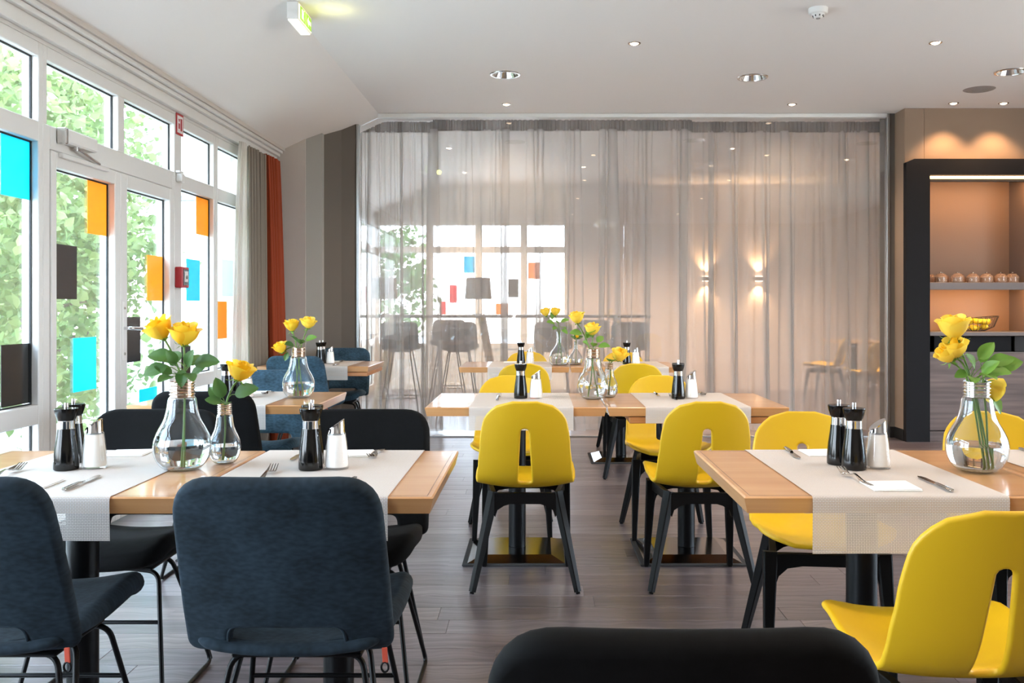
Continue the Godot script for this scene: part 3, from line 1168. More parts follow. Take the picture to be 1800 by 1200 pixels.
func wall_things():
	# red break-glass box on the post between the door and the window
	var t := thing("alarm_box", "red fire alarm box on the white post beside the door", "fire alarm", D(XW, 1.40, 6.16))
	part(t, "body", span_mesh(Vector3(0.0, -0.068, -0.058), Vector3(0.052, 0.068, 0.058), 0.006), M.red_paint)
	part(t, "frame", span_mesh(Vector3(0.052, -0.052, -0.044), Vector3(0.056, 0.052, 0.044), 0.002), M.film_black)
	part(t, "label", span_mesh(Vector3(0.056, -0.030, -0.028), Vector3(0.057, 0.036, 0.028), 0), M.sign_white)
	part(t, "button", tube_mesh([Vector3(0.056, 0, 0), Vector3(0.061, 0, 0)], 0.012, 14), M.film_black)
	# small framed sign on the window head
	t = thing("wall_sign", "small red framed sign on the window frame above the alarm box", "sign", D(XW, 2.405, 6.18))
	part(t, "board", span_mesh(Vector3(0.0, -0.070, -0.060), Vector3(0.006, 0.070, 0.060), 0.001), M.red_paint)
	part(t, "panel", span_mesh(Vector3(0.006, -0.056, -0.047), Vector3(0.0075, 0.056, 0.047), 0), M.sign_white)
	var g := Geo.new()
	g.span(Vector3(0.0075, -0.040, -0.030), Vector3(0.009, 0.040, -0.004), 0)
	g.span(Vector3(0.0075, -0.030, 0.008), Vector3(0.009, 0.006, 0.030), 0)
	g.prism(PackedVector2Array([Vector2(0.006, 0.034), Vector2(0.032, 0.034), Vector2(0.019, 0.012)]), Vector3(0.0075, 0, 0), Vector3(0, 0, 1), Vector3.UP, Vector3.RIGHT, 0.0, 0.0015)
	part(t, "symbol", g.mesh(), M.red_paint)
	t = thing("door_sensor", "small white sensor at the top of the post beside the door", "sensor", D(XW, 2.06, 6.15))
	part(t, "body", span_mesh(Vector3(0, -0.038, -0.028), Vector3(0.040, 0.020, 0.028), 0.006), M.plastic_white)
	part(t, "cap", span_mesh(Vector3(0, 0.020, -0.024), Vector3(0.034, 0.036, 0.040), 0.005), M.plastic_white)
	# door closer with its slide rail
	t = thing("door_closer", "silver door closer above the first door leaf", "door closer", D(XW, 2.0, 4.8))
	part(t, "body", span_mesh(Vector3(0.0, 0.012, 0.17), Vector3(0.052, 0.085, -0.13), 0.008), M.plastic_white)
	part(t, "cap", span_mesh(Vector3(0.0, 0.006, 0.20), Vector3(0.050, 0.088, 0.172), 0.006), M.steel)
	part(t, "slide_rail", span_mesh(Vector3(0.006, -0.060, 0.19), Vector3(0.030, -0.038, -0.31), 0.003), M.frame_white)
	part(t, "arm", tube_mesh([Vector3(0.030, 0.008, 0.06), Vector3(0.040, -0.012, -0.02), Vector3(0.026, -0.034, -0.20)], 0.008, 8), M.steel)
	part(t, "spindle", tube_mesh([Vector3(0.030, 0.014, 0.06), Vector3(0.030, -0.008, 0.06)], 0.012, 12), M.steel)

func buffet():
	var d0 := 8.40
	var t := thing("buffet_cabinet", "dark framed buffet cabinet with lit niche and brown wood doors", "cabinet", D(0, 0, 0))
	# frame with a cut corner
	var g := Geo.new()
	var xl := 3.30
	var xr := 5.44
	g.prism(PackedVector2Array([Vector2(xl, 0), Vector2(xl, 2.502), Vector2(xl + 0.072, 2.533), Vector2(xr, 2.533), Vector2(xr, 0), Vector2(xr - 0.2, 0), Vector2(xr - 0.2, 2.39), Vector2(3.512, 2.39), Vector2(3.512, 0)]), Vector3.ZERO, Vector3.RIGHT, Vector3.UP, Vector3.FORWARD, d0, 8.468)
	part(t, "frame", g.mesh(), M.cabinet_dark)
	part(t, "side_panel", span_mesh(D(3.494, 0, 8.468), D(3.512, 2.44, 8.85), 0), M.cabinet_dark)
	part(t, "top_panel", span_mesh(D(3.512, 2.39, 8.468), D(5.24, 2.42, 8.85), 0), M.cabinet_dark)
	part(t, "back_panel", span_mesh(D(3.512, 0.98, 8.835), D(5.24, 2.39, 8.852), 0), M.niche_back)
	part(t, "divider", span_mesh(D(4.437, 0.985, 8.47), D(4.462, 2.39, 8.835), 0.002), M.shelf_brown)
	part(t, "side_panel", span_mesh(D(5.22, 0, 8.468), D(5.24, 2.39, 8.85), 0), M.shelf_brown)
	part(t, "light_fascia", span_mesh(D(3.512, 2.335, 8.455), D(5.22, 2.39, 8.468), 0.002), M.recess_dark)
	for q in [[3.516, 4.43], [4.47, 5.21]]:
		part(t, "led_strip", span_mesh(D(q[0], 2.361, 8.430), D(q[1], 2.384, 8.4545), 0.003), M.led_warm)
		part(t, "led_strip", span_mesh(D(q[0], 1.367, 8.446), D(q[1], 1.374, 8.466), 0.002), M.led_warm)
		for k in 2:
			var l := AreaLight3D.new()
			l.name = "led_light"
			l.area_size = Vector2(q[1] - q[0] - 0.02, 0.02)
			l.light_color = rgb(255, 190, 120)
			l.light_energy = LED_E * (1.0 if k == 0 else 1.3)
			l.area_range = 6.0
			l.shadow_enabled = true
			l.position = D((q[0] + q[1]) * 0.5, 2.330 if k == 0 else 1.364, 8.50 if k == 0 else 8.458)
			l.rotation.x = deg_to_rad(-62.0) 
			t.add_child(l, true)
	var sg := Geo.new()
	sg.span(D(3.512, 1.375, 8.42), D(5.22, 1.428, 8.834), 0.003)
	sg.span(D(3.512, 1.362, 8.42), D(5.22, 1.380, 8.44), 0.002)
	part(t, "shelf", sg.mesh(), M.shelf_brown)
	part(t, "worktop", span_mesh(D(3.512, 0.948, 8.405), D(5.22, 0.985, 8.834), 0.003), M.shelf_brown)
	part(t, "recess_panel", span_mesh(D(3.575, 0.805, 8.46), D(4.27, 0.945, 8.475), 0.002), M.cabinet_dark)
	part(t, "recess_panel", span_mesh(D(4.30, 0.805, 8.46), D(5.20, 0.945, 8.475), 0.002), M.recess_dark)
	part(t, "recess_back", span_mesh(D(3.512, 0.80, 8.60), D(5.22, 0.948, 8.62), 0), M.recess_dark)
	part(t, "body", span_mesh(D(3.512, 0.0, 8.45), D(5.22, 0.80, 8.834), 0), M.recess_dark)
	for q in [[3.516, 4.434], [4.440, 5.216]]:
		var dr := part(t, "door", span_mesh(D(q[0], 0.100, 8.425), D(q[1], 0.796, 8.449), 0.002), M.cabinet_oak)
		part(dr, "grip_edge", span_mesh(D(q[0], 0.796, 8.427), D(q[1], 0.804, 8.449), 0.001), M.shelf_brown)
	part(t, "plinth", span_mesh(D(3.512, 0.0, 8.43), D(5.22, 0.092, 8.449), 0.001), M.cabinet_oak)
	# upturned dessert jars on the upper shelf: two rows
	var body := lathe_mesh([Vector2(0.0, 0.002), Vector2(0.050, 0.002), Vector2(0.055, 0.008), Vector2(0.054, 0.054), Vector2(0.047, 0.064), Vector2(0.030, 0.067)], 20)
	var lid := lathe_mesh([Vector2(0.030, 0.066), Vector2(0.040, 0.070), Vector2(0.036, 0.078), Vector2(0.0, 0.082)], 18)
	var knob := lathe_mesh([Vector2(0.005, 0.081), Vector2(0.011, 0.088), Vector2(0.009, 0.095), Vector2(0.0, 0.097)], 12)
	var fill := lathe_mesh([Vector2(0.0, 0.004), Vector2(0.041, 0.004), Vector2(0.042, 0.046), Vector2(0.0, 0.048)], 16)
	var proto: Node3D
	var xs0 := [3.652, 3.80, 3.943, 4.066, 4.193, 4.30]
	var xs1 := [3.60, 3.72, 3.87, 4.00, 4.125, 4.26]
	var places := ["first", "second", "third", "fourth", "fifth", "sixth"]
	for row in 2:
		for k in 6:
			var lab: String = "small lidded dessert jar, %s from the dark frame in the %s row" % [places[k], "front" if row == 0 else "back"]
			var pos := D(xs0[k] if row == 0 else xs1[k], 1.428, 8.50 if row == 0 else 8.625)
			if proto == null:
				proto = thing("dessert_jar", lab, "jar", pos, 0.0, "dessert jars on the upper shelf")
				part(proto, "glass", body, M.jar_glass)
				part(proto, "lid", lid, M.jar_glass)
				part(proto, "knob", knob, M.steel)
				part(proto, "filling", fill, M.niche_back)
			else:
				copy(proto, lab, pos, 0.0, "dessert_jar")
	# wire basket of lemons
	var b := thing("fruit_basket", "boat shaped dark wire basket holding yellow lemons", "basket", D(3.995, 0.985, 8.58))
	var ribs := 30
	for k in ribs:
		var a := TAU * k / ribs
		var rim := Vector3(cos(a) * 0.215, 0.118 + 0.022 * absf(cos(a)), sin(a) * 0.115)
		var foot := Vector3(cos(a) * 0.085, 0.003, sin(a) * 0.045)
		part(b, "wire", tube_mesh([foot, foot.lerp(rim, 0.45) + Vector3(cos(a) * 0.03, -0.022, sin(a) * 0.02), rim], 0.0022, 5), M.wire_dark)
	for q in [[1.0, 0.0035], [0.4, 0.003]]:
		var ring := []
		for k in 41:
			var a := TAU * k / 40.0
			ring.append(Vector3(cos(a) * 0.215, 0.118 + 0.022 * absf(cos(a)), sin(a) * 0.115) if q[0] == 1.0 else Vector3(cos(a) * 0.085, 0.003, sin(a) * 0.045))
		part(b, "rim", tube_mesh(ring, q[1], 6), M.wire_dark)
	var lemon := lathe_mesh([Vector2(0, -0.038), Vector2(0.006, -0.035), Vector2(0.018, -0.027), Vector2(0.026, -0.012), Vector2(0.027, 0.006), Vector2(0.020, 0.024), Vector2(0.007, 0.034), Vector2(0.004, 0.039), Vector2(0, 0.041)], 16)
	var spots := [[-0.085, 0.040, 0.0, 0.4], [-0.03, 0.034, 0.030, 1.2], [0.03, 0.034, -0.028, 2.1], [0.085, 0.040, 0.005, 0.9], [-0.125, 0.088, 0.01, 2.6], [-0.062, 0.090, 0.03, 0.2], [-0.060, 0.092, -0.034, 1.7], [0.0, 0.094, 0.034, 0.8], [0.005, 0.096, -0.032, 2.9], [0.066, 0.090, 0.028, 1.4], [0.064, 0.092, -0.03, 0.5], [0.120, 0.088, 0.0, 2.2]]
	var lp := ["low at the pier end", "low in the middle front", "low in the middle back", "low at the far end", "at the pier end tip", "second from the pier end, front", "second from the pier end, back", "topmost middle, front", "topmost middle, back", "second from the far end, front", "second from the far end, back", "at the far end tip"]
	for k in spots.size():
		var q: Array = spots[k]
		solo("lemon", "yellow lemon in the wire basket, " + lp[k], "lemon", lemon, M.lemon, Transform3D(Basis(Vector3.UP, q[3]) * Basis(Vector3.RIGHT, PI / 2 + 0.3 * sin(k)), D(3.995 + q[0], 0.985 + q[1], 8.58) + Vector3(0, 0, q[2])), "lemons in the wire basket")

# ---------------------------------------------------------------- tables
# key: x0, x1, front, back, runner x0, x1, front drop, label, runner label
var TAB := {
	"A": [-0.857, -0.249, 2.245, 2.975, -0.848, -0.358, 0.092, "narrow maple table with two light bulb vases beside the aisle, navy chair in front", "woven cream runner on the narrow table next to the aisle"],
	"B": [-1.670, -0.860, 2.245, 2.975, -1.501, -1.022, 0.092, "maple table nearest the glass door, cut by the picture edge", "woven cream runner on the table nearest the glass door"],
	"C": [0.495, 1.312, 2.250, 2.985, 0.658, 1.130, 0.124, "maple table behind the nearest yellow chair", "woven cream runner hanging behind the nearest yellow chair"],
	"D": [1.316, 1.930, 2.250, 2.985, 1.375, 1.850, 0.124, "maple table mostly outside the frame beside the rose vase", "cream runner at the picture edge beside the rose vase"],
	"E": [-0.514, 0.314, 4.260, 4.965, -0.311, 0.163, 0.092, "maple table of the middle row on the window side of its seam", "cream runner under the pepper mill of the middle row, window side"],
	"F": [0.317, 1.144, 4.260, 4.965, 0.490, 0.968, 0.060, "maple table of the middle row on the buffet side of its seam", "cream runner under two pepper mills of the middle row, buffet side"],
	"G": [-0.600, 0.244, 7.120, 7.840, -0.380, 0.108, 0.085, "maple table of the far row by the curtain, window side of its seam", "cream runner on the far row by the curtain, window side"],
	"H": [0.248, 1.080, 7.120, 7.840, 0.520, 0.995, 0.085, "maple table of the far row by the curtain, buffet side of its seam", "cream runner on the far row by the curtain, buffet side"],
	"I": [-1.906, -1.025, 4.345, 5.045, -1.735, -1.258, 0.100, "maple table with a bulb vase among the blue chairs by the door", "cream runner on the blue chair table with the bulb vase"],
	"J": [-2.156, -1.296, 7.200, 7.930, -1.930, -1.457, 0.092, "maple table near the orange curtain", "cream runner on the table near the orange curtain"],
}
const TH := 0.75

func tables():
	for k in TAB:
		var q: Array = TAB[k]
		var cx: float = (q[0] + q[1]) * 0.5
		var cd: float = (q[2] + q[3]) * 0.5
		var w: float = q[1] - q[0] - 0.002
		var dp: float = q[3] - q[2]
		var t := thing("dining_table", q[7], "table", D(cx, 0, cd), 0.0, "maple restaurant tables")
		var g := Geo.new()
		# top: the edge leans inwards towards the underside
		var h0 := Vector2(w * 0.5, dp * 0.5)
		var rings := [[0.75, -0.004], [0.7465, 0.0], [0.709, -0.009]]
		var pts := []
		for r in rings:
			var a: float = h0.x + r[1]
			var b: float = h0.y + r[1]
			pts.append([Vector3(-a, r[0], -b), Vector3(a, r[0], -b), Vector3(a, r[0], b), Vector3(-a, r[0], b)])
		g.face(pts[0], Vector3.UP)
		g.face(pts[2], Vector3.DOWN)
		var mid := Vector3(0, 0.73, 0)
		for j in 2:
			for i in 4:
				g.convex([pts[j][i], pts[j][(i + 1) % 4], pts[j + 1][(i + 1) % 4], pts[j + 1][i]], mid)
		part(t, "table_top", g.mesh(), M.maple)
		# the dark joint of the lipping round the top
		g = Geo.new()
		var i0 := 0.016
		for s in [-1.0, 1.0]:
			g.box(Vector3(s * (h0.x - i0), 0.75, 0), Vector3(0.0012, 0.0006, dp - 2 * i0), 0)
			g.box(Vector3(0, 0.75, s * (h0.y - i0)), Vector3(w - 2 * i0, 0.0006, 0.0012), 0)
		part(t, "lipping_joint", g.mesh(), M.cabinet_oak)
		if k in ["F", "J"]:
			var xa: float = (-w * 0.5 + 0.10) if k == "F" else (-w * 0.5 + 0.02)
			part(t, "extension_leaf", span_mesh(Vector3(xa, 0.675, -dp * 0.5 + 0.03), Vector3(w * 0.5 - 0.01, 0.705, dp * 0.5 - 0.012), 0.003), M.maple_edge)
		part(t, "bracket", span_mesh(Vector3(-0.17, 0.668 if k in ["F", "J"] else 0.693, -0.2), Vector3(0.17, 0.675 if k in ["F", "J"] else 0.709, 0.2), 0.002), M.black_metal)
		part(t, "column", tube_mesh([Vector3(0, 0.035, 0), Vector3(0, 0.668 if k in ["F", "J"] else 0.694, 0)], 0.042, 28), M.black_metal)
		# polished base plate: a low truncated pyramid
		g = Geo.new()
		var b0 := 0.228
		var b1 := 0.165
		var lo := [Vector3(-b0, 0.009, -b0), Vector3(b0, 0.009, -b0), Vector3(b0, 0.009, b0), Vector3(-b0, 0.009, b0)]
		var hi := [Vector3(-b1, 0.034, -b1), Vector3(b1, 0.034, -b1), Vector3(b1, 0.034, b1), Vector3(-b1, 0.034, b1)]
		for i in 4: g.convex([lo[i], lo[(i + 1) % 4], hi[(i + 1) % 4], hi[i]], Vector3(0, 0.015, 0))
		g.face(hi, Vector3.UP)
		g.face(lo, Vector3.DOWN)
		part(t, "base_plate", g.mesh(), M.mirror_steel)
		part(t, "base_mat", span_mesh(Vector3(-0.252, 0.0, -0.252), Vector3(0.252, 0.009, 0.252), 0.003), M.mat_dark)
		# runner across the table, hanging over the front and the back
		var path := []
		var df: float = q[6]
		var hb := dp * 0.5 + 0.0022
		for s in 7: path.append(Vector2(-hb - 0.003 + 0.004 * (1.0 - s / 6.0), 0.738 - df * (1.0 - s / 6.0)))
		path.append(Vector2(-hb - 0.0018, 0.747))
		path.append(Vector2(-hb + 0.001, 0.7505))
		path.append(Vector2(-hb + 0.005, 0.7522))
		for s in 9: path.append(Vector2(lerpf(-hb + 0.02, hb - 0.02, s / 8.0), 0.7522))
		path.append(Vector2(hb - 0.005, 0.7522))
		path.append(Vector2(hb - 0.001, 0.7505))
		path.append(Vector2(hb + 0.0018, 0.747))
		for s in 4: path.append(Vector2(hb + 0.002, 0.738 - 0.1 * s / 3.0))
		var rows := []
		var run := 0.0
		var rw: float = q[5] - q[4]
		for j in path.size():
			var row := []
			for i in 9:
				var u := i / 8.0 - 0.5
				var wav := 0.0015 * sin(u * 9.0 + cx * 7.0) * clampf((0.74 - path[j].y) * 12.0, 0, 1)
				row.append(Vector3((q[4] + q[5]) * 0.5 + u * rw, path[j].y, -cd - path[j].x + wav))
			rows.append(row)
		g = Geo.new()
		g.grid(rows, false, false)
		var c := 0
		for j in path.size():
			if j > 0: run += path[j].distance_to(path[j - 1])
			for i in 9:
				g.uv[c] = Vector2((i / 8.0) * rw, run)
				c += 1
		solo("table_runner", q[8], "table runner", g.mesh(), M.runner, Transform3D(), "woven table runners")

# ---------------------------------------------------------------- chairs (front of a chair = -z)
func spline2(p: Array) -> Curve2D:
	var c := Curve2D.new()
	for i in p.size():
		var tan := Vector2.ZERO
		if i > 0 and i < p.size() - 1: tan = (p[i + 1] - p[i - 1]) / 6.0
		c.add_point(p[i], -tan, tan)
	c.bake_interval = 0.004
	return c

func yellow_chair(label: String) -> Node3D:
	# centre line of the shell as (forward, height), back top to seat front
	var line := spline2([Vector2(-0.315, 0.818), Vector2(-0.292, 0.72), Vector2(-0.266, 0.62), Vector2(-0.238, 0.53), Vector2(-0.205, 0.468), Vector2(-0.15, 0.436), Vector2(-0.06, 0.426), Vector2(0.06, 0.433), Vector2(0.16, 0.448), Vector2(0.225, 0.455), Vector2(0.246, 0.448)])
	var L := line.get_baked_length()
	var half := func(s: float) -> float:
		var k := [[0.0, 0.166], [0.10, 0.183], [0.20, 0.193], [0.29, 0.201], [0.37, 0.207], [0.43, 0.213], [0.52, 0.220], [0.62, 0.223], [0.72, 0.220], [1.0, 0.214]]
		for i in k.size() - 1:
			if s <= k[i + 1][0]: return lerpf(k[i][1], k[i + 1][1], smoothstep(k[i][0], k[i + 1][0], s))
		return 0.214
	# outline: rounded at the top and at the front corners
	var right := []
	var n := 40
	for i in n + 1:
		var s := L * i / n
		var w: float = half.call(s)
		var r := 0.15
		if s < r: w = w - 0.115 + 0.115 * sqrt(maxf(0.0, 1.0 - pow(1.0 - s / r, 2.4)))
		var e := L - s
		if e < 0.09: w = w - 0.10 + 0.10 * sqrt(maxf(0.0, 1.0 - pow(1.0 - e / 0.09, 2.0)))
		right.append(Vector2(w, s))
	var outl := PackedVector2Array()
	for p in right: outl.append(p)
	for i in range(right.size() - 1, -1, -1): outl.append(Vector2(-right[i].x, right[i].y))
	outl = resample(outl, 0.018)
	var slot := rounded([Vector2(-0.016, 0.118), Vector2(0.016, 0.118), Vector2(0.031, 0.385), Vector2(-0.031, 0.385)], [0.0155, 0.0155, 0.030, 0.030], 6)
	slot = resample(slot, 0.012)
	var fmap := func(p: Vector2) -> Vector3:
		var s := clampf(p.y, 0.0, L)
		var c := line.sample_baked(s, true)
		var t := (line.sample_baked(minf(s + 0.004, L), true) - line.sample_baked(maxf(s - 0.004, 0.0), true)).normalized()
		var nn := Vector2(-t.y, t.x)     # towards the sitter
		var w: float = half.call(s)
		var u := p.x / w
		var back := 1.0 - smoothstep(0.28, 0.48, s)
		var seat := smoothstep(0.36, 0.56, s)
		var curl := 0.034 * back * u * u + 0.050 * seat * pow(absf(u), 2.4) * (1.0 - 0.35 * smoothstep(0.70, 0.84, s)) + 0.018 * (1.0 - back) * (1.0 - seat)
		return Vector3(p.x * (1.0 - 0.02 * u * u), c.y + nn.y * curl, -(c.x + nn.x * curl)) + Vector3(0, (p.y - s) * t.y, -(p.y - s) * t.x)
	var t := thing("yellow_chair", label, "chair", Vector3.ZERO, 0.0, "yellow shell chairs")
	part(t, "seat_shell", shell(outl, [slot], 0.017, 0.0085, 0.017, fmap), M.yellow)
	# stained wood frame
	var leg_side := Vector3(1, 0, 0.35).normalized()
	for s in [-1.0, 1.0]:
		var g := Geo.new()
		g.bar(Vector3(s * 0.135, 0.415, 0.135), Vector3(s * 0.222, 0.008, 0.210), Vector2(0.036, 0.046), Vector2(0.022, 0.026), Vector3(1, 0, s * 0.8), 0.2)
		g.bar(Vector3(s * 0.222, 0.008, 0.210), Vector3(s * 0.224, 0.0, 0.211), Vector2(0.018, 0.018), Vector2(0.018, 0.018), Vector3(1, 0, 0), 0.2)
		part(t, "leg", g.mesh(), M.black_wood)
		g = Geo.new()
		g.bar(Vector3(s * 0.178, 0.415, -0.150), Vector3(s * 0.194, 0.008, -0.205), Vector2(0.046, 0.040), Vector2(0.024, 0.022), Vector3(1, 0, 0), 0.2)
		g.bar(Vector3(s * 0.194, 0.008, -0.205), Vector3(s * 0.194, 0.0, -0.206), Vector2(0.018, 0.018), Vector2(0.018, 0.018), Vector3(1, 0, 0), 0.2)
		part(t, "leg", g.mesh(), M.black_wood)
	var arch := func(w0: float, y0: float) -> PackedVector2Array:
		return PackedVector2Array([Vector2(-w0, 0.412), Vector2(w0, 0.412), Vector2(w0 + 0.012, 0.352), Vector2(w0 - 0.012, 0.310), Vector2(w0 - 0.022, 0.340), Vector2(w0 - 0.05, y0 - 0.008), Vector2(w0 * 0.45, y0), Vector2(-w0 * 0.45, y0), Vector2(-w0 + 0.05, y0 - 0.008), Vector2(-w0 + 0.022, 0.340), Vector2(-w0 + 0.012, 0.310), Vector2(-w0 - 0.012, 0.352)])
	var g := Geo.new()
	g.prism(arch.call(0.140, 0.366), Vector3(0, 0, 0.148), Vector3.RIGHT, Vector3.UP, Vector3(0, 0, 1), -0.013, 0.013)
	part(t, "rear_rail", g.mesh(), M.black_wood)
	g = Geo.new()
	g.prism(arch.call(0.176, 0.374), Vector3(0, 0, -0.158), Vector3.RIGHT, Vector3.UP, Vector3(0, 0, 1), -0.013, 0.013)
	part(t, "front_rail", g.mesh(), M.black_wood)
	for s in [-1.0, 1.0]:
		g = Geo.new()
		g.bar(Vector3(s * 0.132, 0.388, 0.14), Vector3(s * 0.168, 0.388, -0.15), Vector2(0.022, 0.040), Vector2(0.022, 0.040), Vector3(1, 0, 0), 0.15)
		part(t, "side_rail", g.mesh(), M.black_wood)
	return t

func velvet_chair(label: String, cloth: String) -> Node3D:
	var t := thing("velvet_chair", label, "chair", Vector3.ZERO, 0.0, "velvet chairs on wire frames")
	# back: (x, y) outline, leaning
	if not mesh_cache.has("velvet_back"):
		var outl := rounded([Vector2(-0.232, 0.437), Vector2(-0.128, 0.437), Vector2(-0.122, 0.498), Vector2(0.122, 0.498), Vector2(0.128, 0.437), Vector2(0.232, 0.437), Vector2(0.230, 0.60), Vector2(0.221, 0.845), Vector2(-0.221, 0.845), Vector2(-0.230, 0.60)], [0.035, 0.022, 0.026, 0.026, 0.022, 0.035, 0.08, 0.085, 0.085, 0.08], 7)
		var bend := func(p: Vector2) -> Vector3:
			var v := maxf(0.0, (p.y - 0.437) / 0.408)
			var u := p.x / 0.225
			return Vector3(p.x, p.y, 0.185 + 0.130 * pow(v, 1.1) - 0.030 * pow(absf(u), 2.2) * (1.0 - 0.3 * v))
		var thick := func(p: Vector2) -> float: return 0.046 if p.y > 0.55 else lerpf(0.034, 0.046, clampf((p.y - 0.47) / 0.08, 0, 1))
		mesh_cache["velvet_back"] = shell(resample(outl, 0.010), [], 0.044, 0.016, 0.022, bend, thick)
		var seat_o := rounded([Vector2(-0.205, -0.215), Vector2(0.205, -0.215), Vector2(0.238, 0.05), Vector2(0.225, 0.245), Vector2(-0.225, 0.245), Vector2(-0.238, 0.05)], [0.06, 0.06, 0.09, 0.085, 0.085, 0.09], 7)
		var dish := func(p: Vector2) -> Vector3:
			var u := p.x / 0.235
			var f := (p.y + 0.215) / 0.46
			var y := 0.443 + 0.026 * smoothstep(0.1, 0.85, f) + 0.030 * pow(absf(u), 2.2) - 0.028 * smoothstep(0.80, 1.0, f)
			return Vector3(p.x, y, -p.y)
		var st := func(p: Vector2) -> float: return 0.030 + 0.024 * smoothstep(-0.20, 0.0, p.y)
		mesh_cache["velvet_seat"] = shell(resample(seat_o, 0.022), [], 0.06, 0.028, 0.024, dish, st)
		# piping round the grip opening, as seen from behind
		var pip := []
		for q in rounded([Vector2(-0.132, 0.440), Vector2(-0.127, 0.503), Vector2(0.127, 0.503), Vector2(0.132, 0.440)], [0.0, 0.026, 0.026, 0.0], 6): pip.append(bend.call(q) + Vector3(0, 0, 0.016))
		mesh_cache["velvet_piping"] = tube_mesh(pip, 0.004, 6)
	var m: Material = M[cloth]
	part(t, "backrest", mesh_cache["velvet_back"], m)
	part(t, "seat", mesh_cache["velvet_seat"], m)
	part(t, "piping", mesh_cache["velvet_piping"], m)
	# wire frame: two sled sides, cross rods
	var r := 0.0072
	for s in [-1.0, 1.0]:
		var k := "velvet_sled_%d" % int(s)
		if not mesh_cache.has(k):
			mesh_cache[k] = tube_mesh(bent([Vector3(s * 0.05, 0.400, -0.10), Vector3(s * 0.165, 0.392, -0.115), Vector3(s * 0.222, 0.0075, -0.225), Vector3(s * 0.222, 0.0075, 0.185), Vector3(s * 0.150, 0.400, 0.02), Vector3(s * 0.05, 0.402, 0.0)], 0.035, 6), r, 10)
			mesh_cache[k + "r"] = tube_mesh(bent([Vector3(s * 0.04, 0.405, 0.10), Vector3(s * 0.15, 0.402, 0.11), Vector3(s * 0.218, 0.012, 0.190)], 0.035, 6), r, 10)
		part(t, "leg_frame", mesh_cache[k], M.black_metal)
		part(t, "rear_leg", mesh_cache[k + "r"], M.black_metal)
		part(t, "glide", box_mesh(Vector3(0.016, 0.006, 0.04), 0.002), M.grille, Transform3D(Basis(), Vector3(s * 0.222, 0.003, -0.17)))
	if not mesh_cache.has("velvet_rod"):
		mesh_cache["velvet_rod"] = tube_mesh([Vector3(-0.186, 0.250, -0.155), Vector3(0.186, 0.250, -0.155)], 0.006, 10)
		mesh_cache["velvet_bracket"] = span_mesh(Vector3(-0.15, 0.398, -0.13), Vector3(0.15, 0.408, 0.12), 0.003)
	part(t, "cross_rod", mesh_cache["velvet_rod"], M.black_metal)
	part(t, "seat_bracket", mesh_cache["velvet_bracket"], M.black_metal)
	# orange strap with a ring at the back corner
	var sx := 0.216
	part(t, "strap", box_mesh(Vector3(0.012, 0.034, 0.004), 0.001), M.orange_tag, Transform3D(Basis(Vector3.BACK, 0.06), Vector3(sx, 0.432, 0.196)), "orange fabric strap")
	var ring := []
	for k in 15:
		var a := TAU * k / 14.0
		ring.append(Vector3(sx + cos(a) * 0.008, 0.406 + sin(a) * 0.011, 0.196))
	part(t, "strap_ring", tube_mesh(ring, 0.0026, 6), M.black_metal)
	return t

func chairs():
	var far := PI
	var y1 := yellow_chair("yellow chair with its back turned, alone before the middle row's window side table")
	y1.position = D(-0.053, 0, 4.16)
	var ys := [
		["yellow chair with its back turned, partly covered by the corner of the near table", 0.70, 4.16, 0.0],
		["yellow chair facing us across the middle row's window side table", -0.14, 5.02, far + 0.05],
		["yellow chair facing us across the middle row's buffet side table", 0.690, 5.02, far],
		["yellow chair with its back turned at the far row, behind the black pepper mill", -0.098, 6.77, 0.0],
		["yellow chair with its back turned at the far row, beside the yellow rose", 0.704, 6.77, -0.06],
		["yellow chair facing us behind the far row's window side table", -0.094, 7.88, far],
		["yellow chair facing us behind the far row's buffet side table", 0.74, 7.88, far],
		["yellow chair facing us behind the near table's pepper mills", 0.945, 3.17, far - 0.10],
		["yellow chair facing us behind the big rose vase, cut by the picture edge", 1.66, 3.17, far],
		["nearest yellow chair, its back to us, cut by the picture edge", 0.898, 2.09, 0.0],
	]
	for q in ys: copy(y1, q[0], D(q[1], 0, q[2]), q[3], "yellow_chair")
	var c1 := velvet_chair("navy velvet chair, whole back seen, at the narrow table by the aisle", "navy_velvet")
	c1.position = D(-0.555, 0, 2.28)
	copy(c1, "navy velvet chair cut by the picture edge, its back to us", D(-1.26, 0, 2.28), 0.0, "velvet_chair")
	var b1 := velvet_chair("black velvet chair nearest the camera, only its rounded top in view", "black_velvet")
	b1.position = D(0.166, 0, 1.345)
	copy(b1, "black velvet chair facing us across the narrow table by the aisle", D(-0.60, 0, 3.0), far, "velvet_chair")
	copy(b1, "black velvet chair facing us behind the light bulb vases", D(-1.33, 0, 3.0), far, "velvet_chair")
	copy(b1, "black velvet chair with its back to us, behind the small rose vase", D(-1.435, 0, 4.31), 0.0, "velvet_chair")
	var l1 := velvet_chair("blue velvet chair facing us behind the table with a single bulb vase", "blue_velvet")
	l1.position = D(-1.50, 0, 5.07)
	l1.rotation.y = far
	copy(l1, "blue velvet chair facing us at the table near the orange curtain", D(-1.70, 0, 8.0), far, "velvet_chair")
	copy(l1, "light blue velvet chair with its back to us at the orange curtain table", D(-1.76, 0, 7.22), -0.12, "velvet_chair")

# ---------------------------------------------------------------- things on the tables
var NAME := {"A": "narrow table by the aisle", "B": "table nearest the glass door", "C": "table behind the nearest yellow chair", "D": "table at the picture edge", "E": "middle row, window side", "F": "middle row, buffet side", "G": "far row, window side", "H": "far row, buffet side", "I": "blue chair table with vase", "J": "table near the orange curtain"}

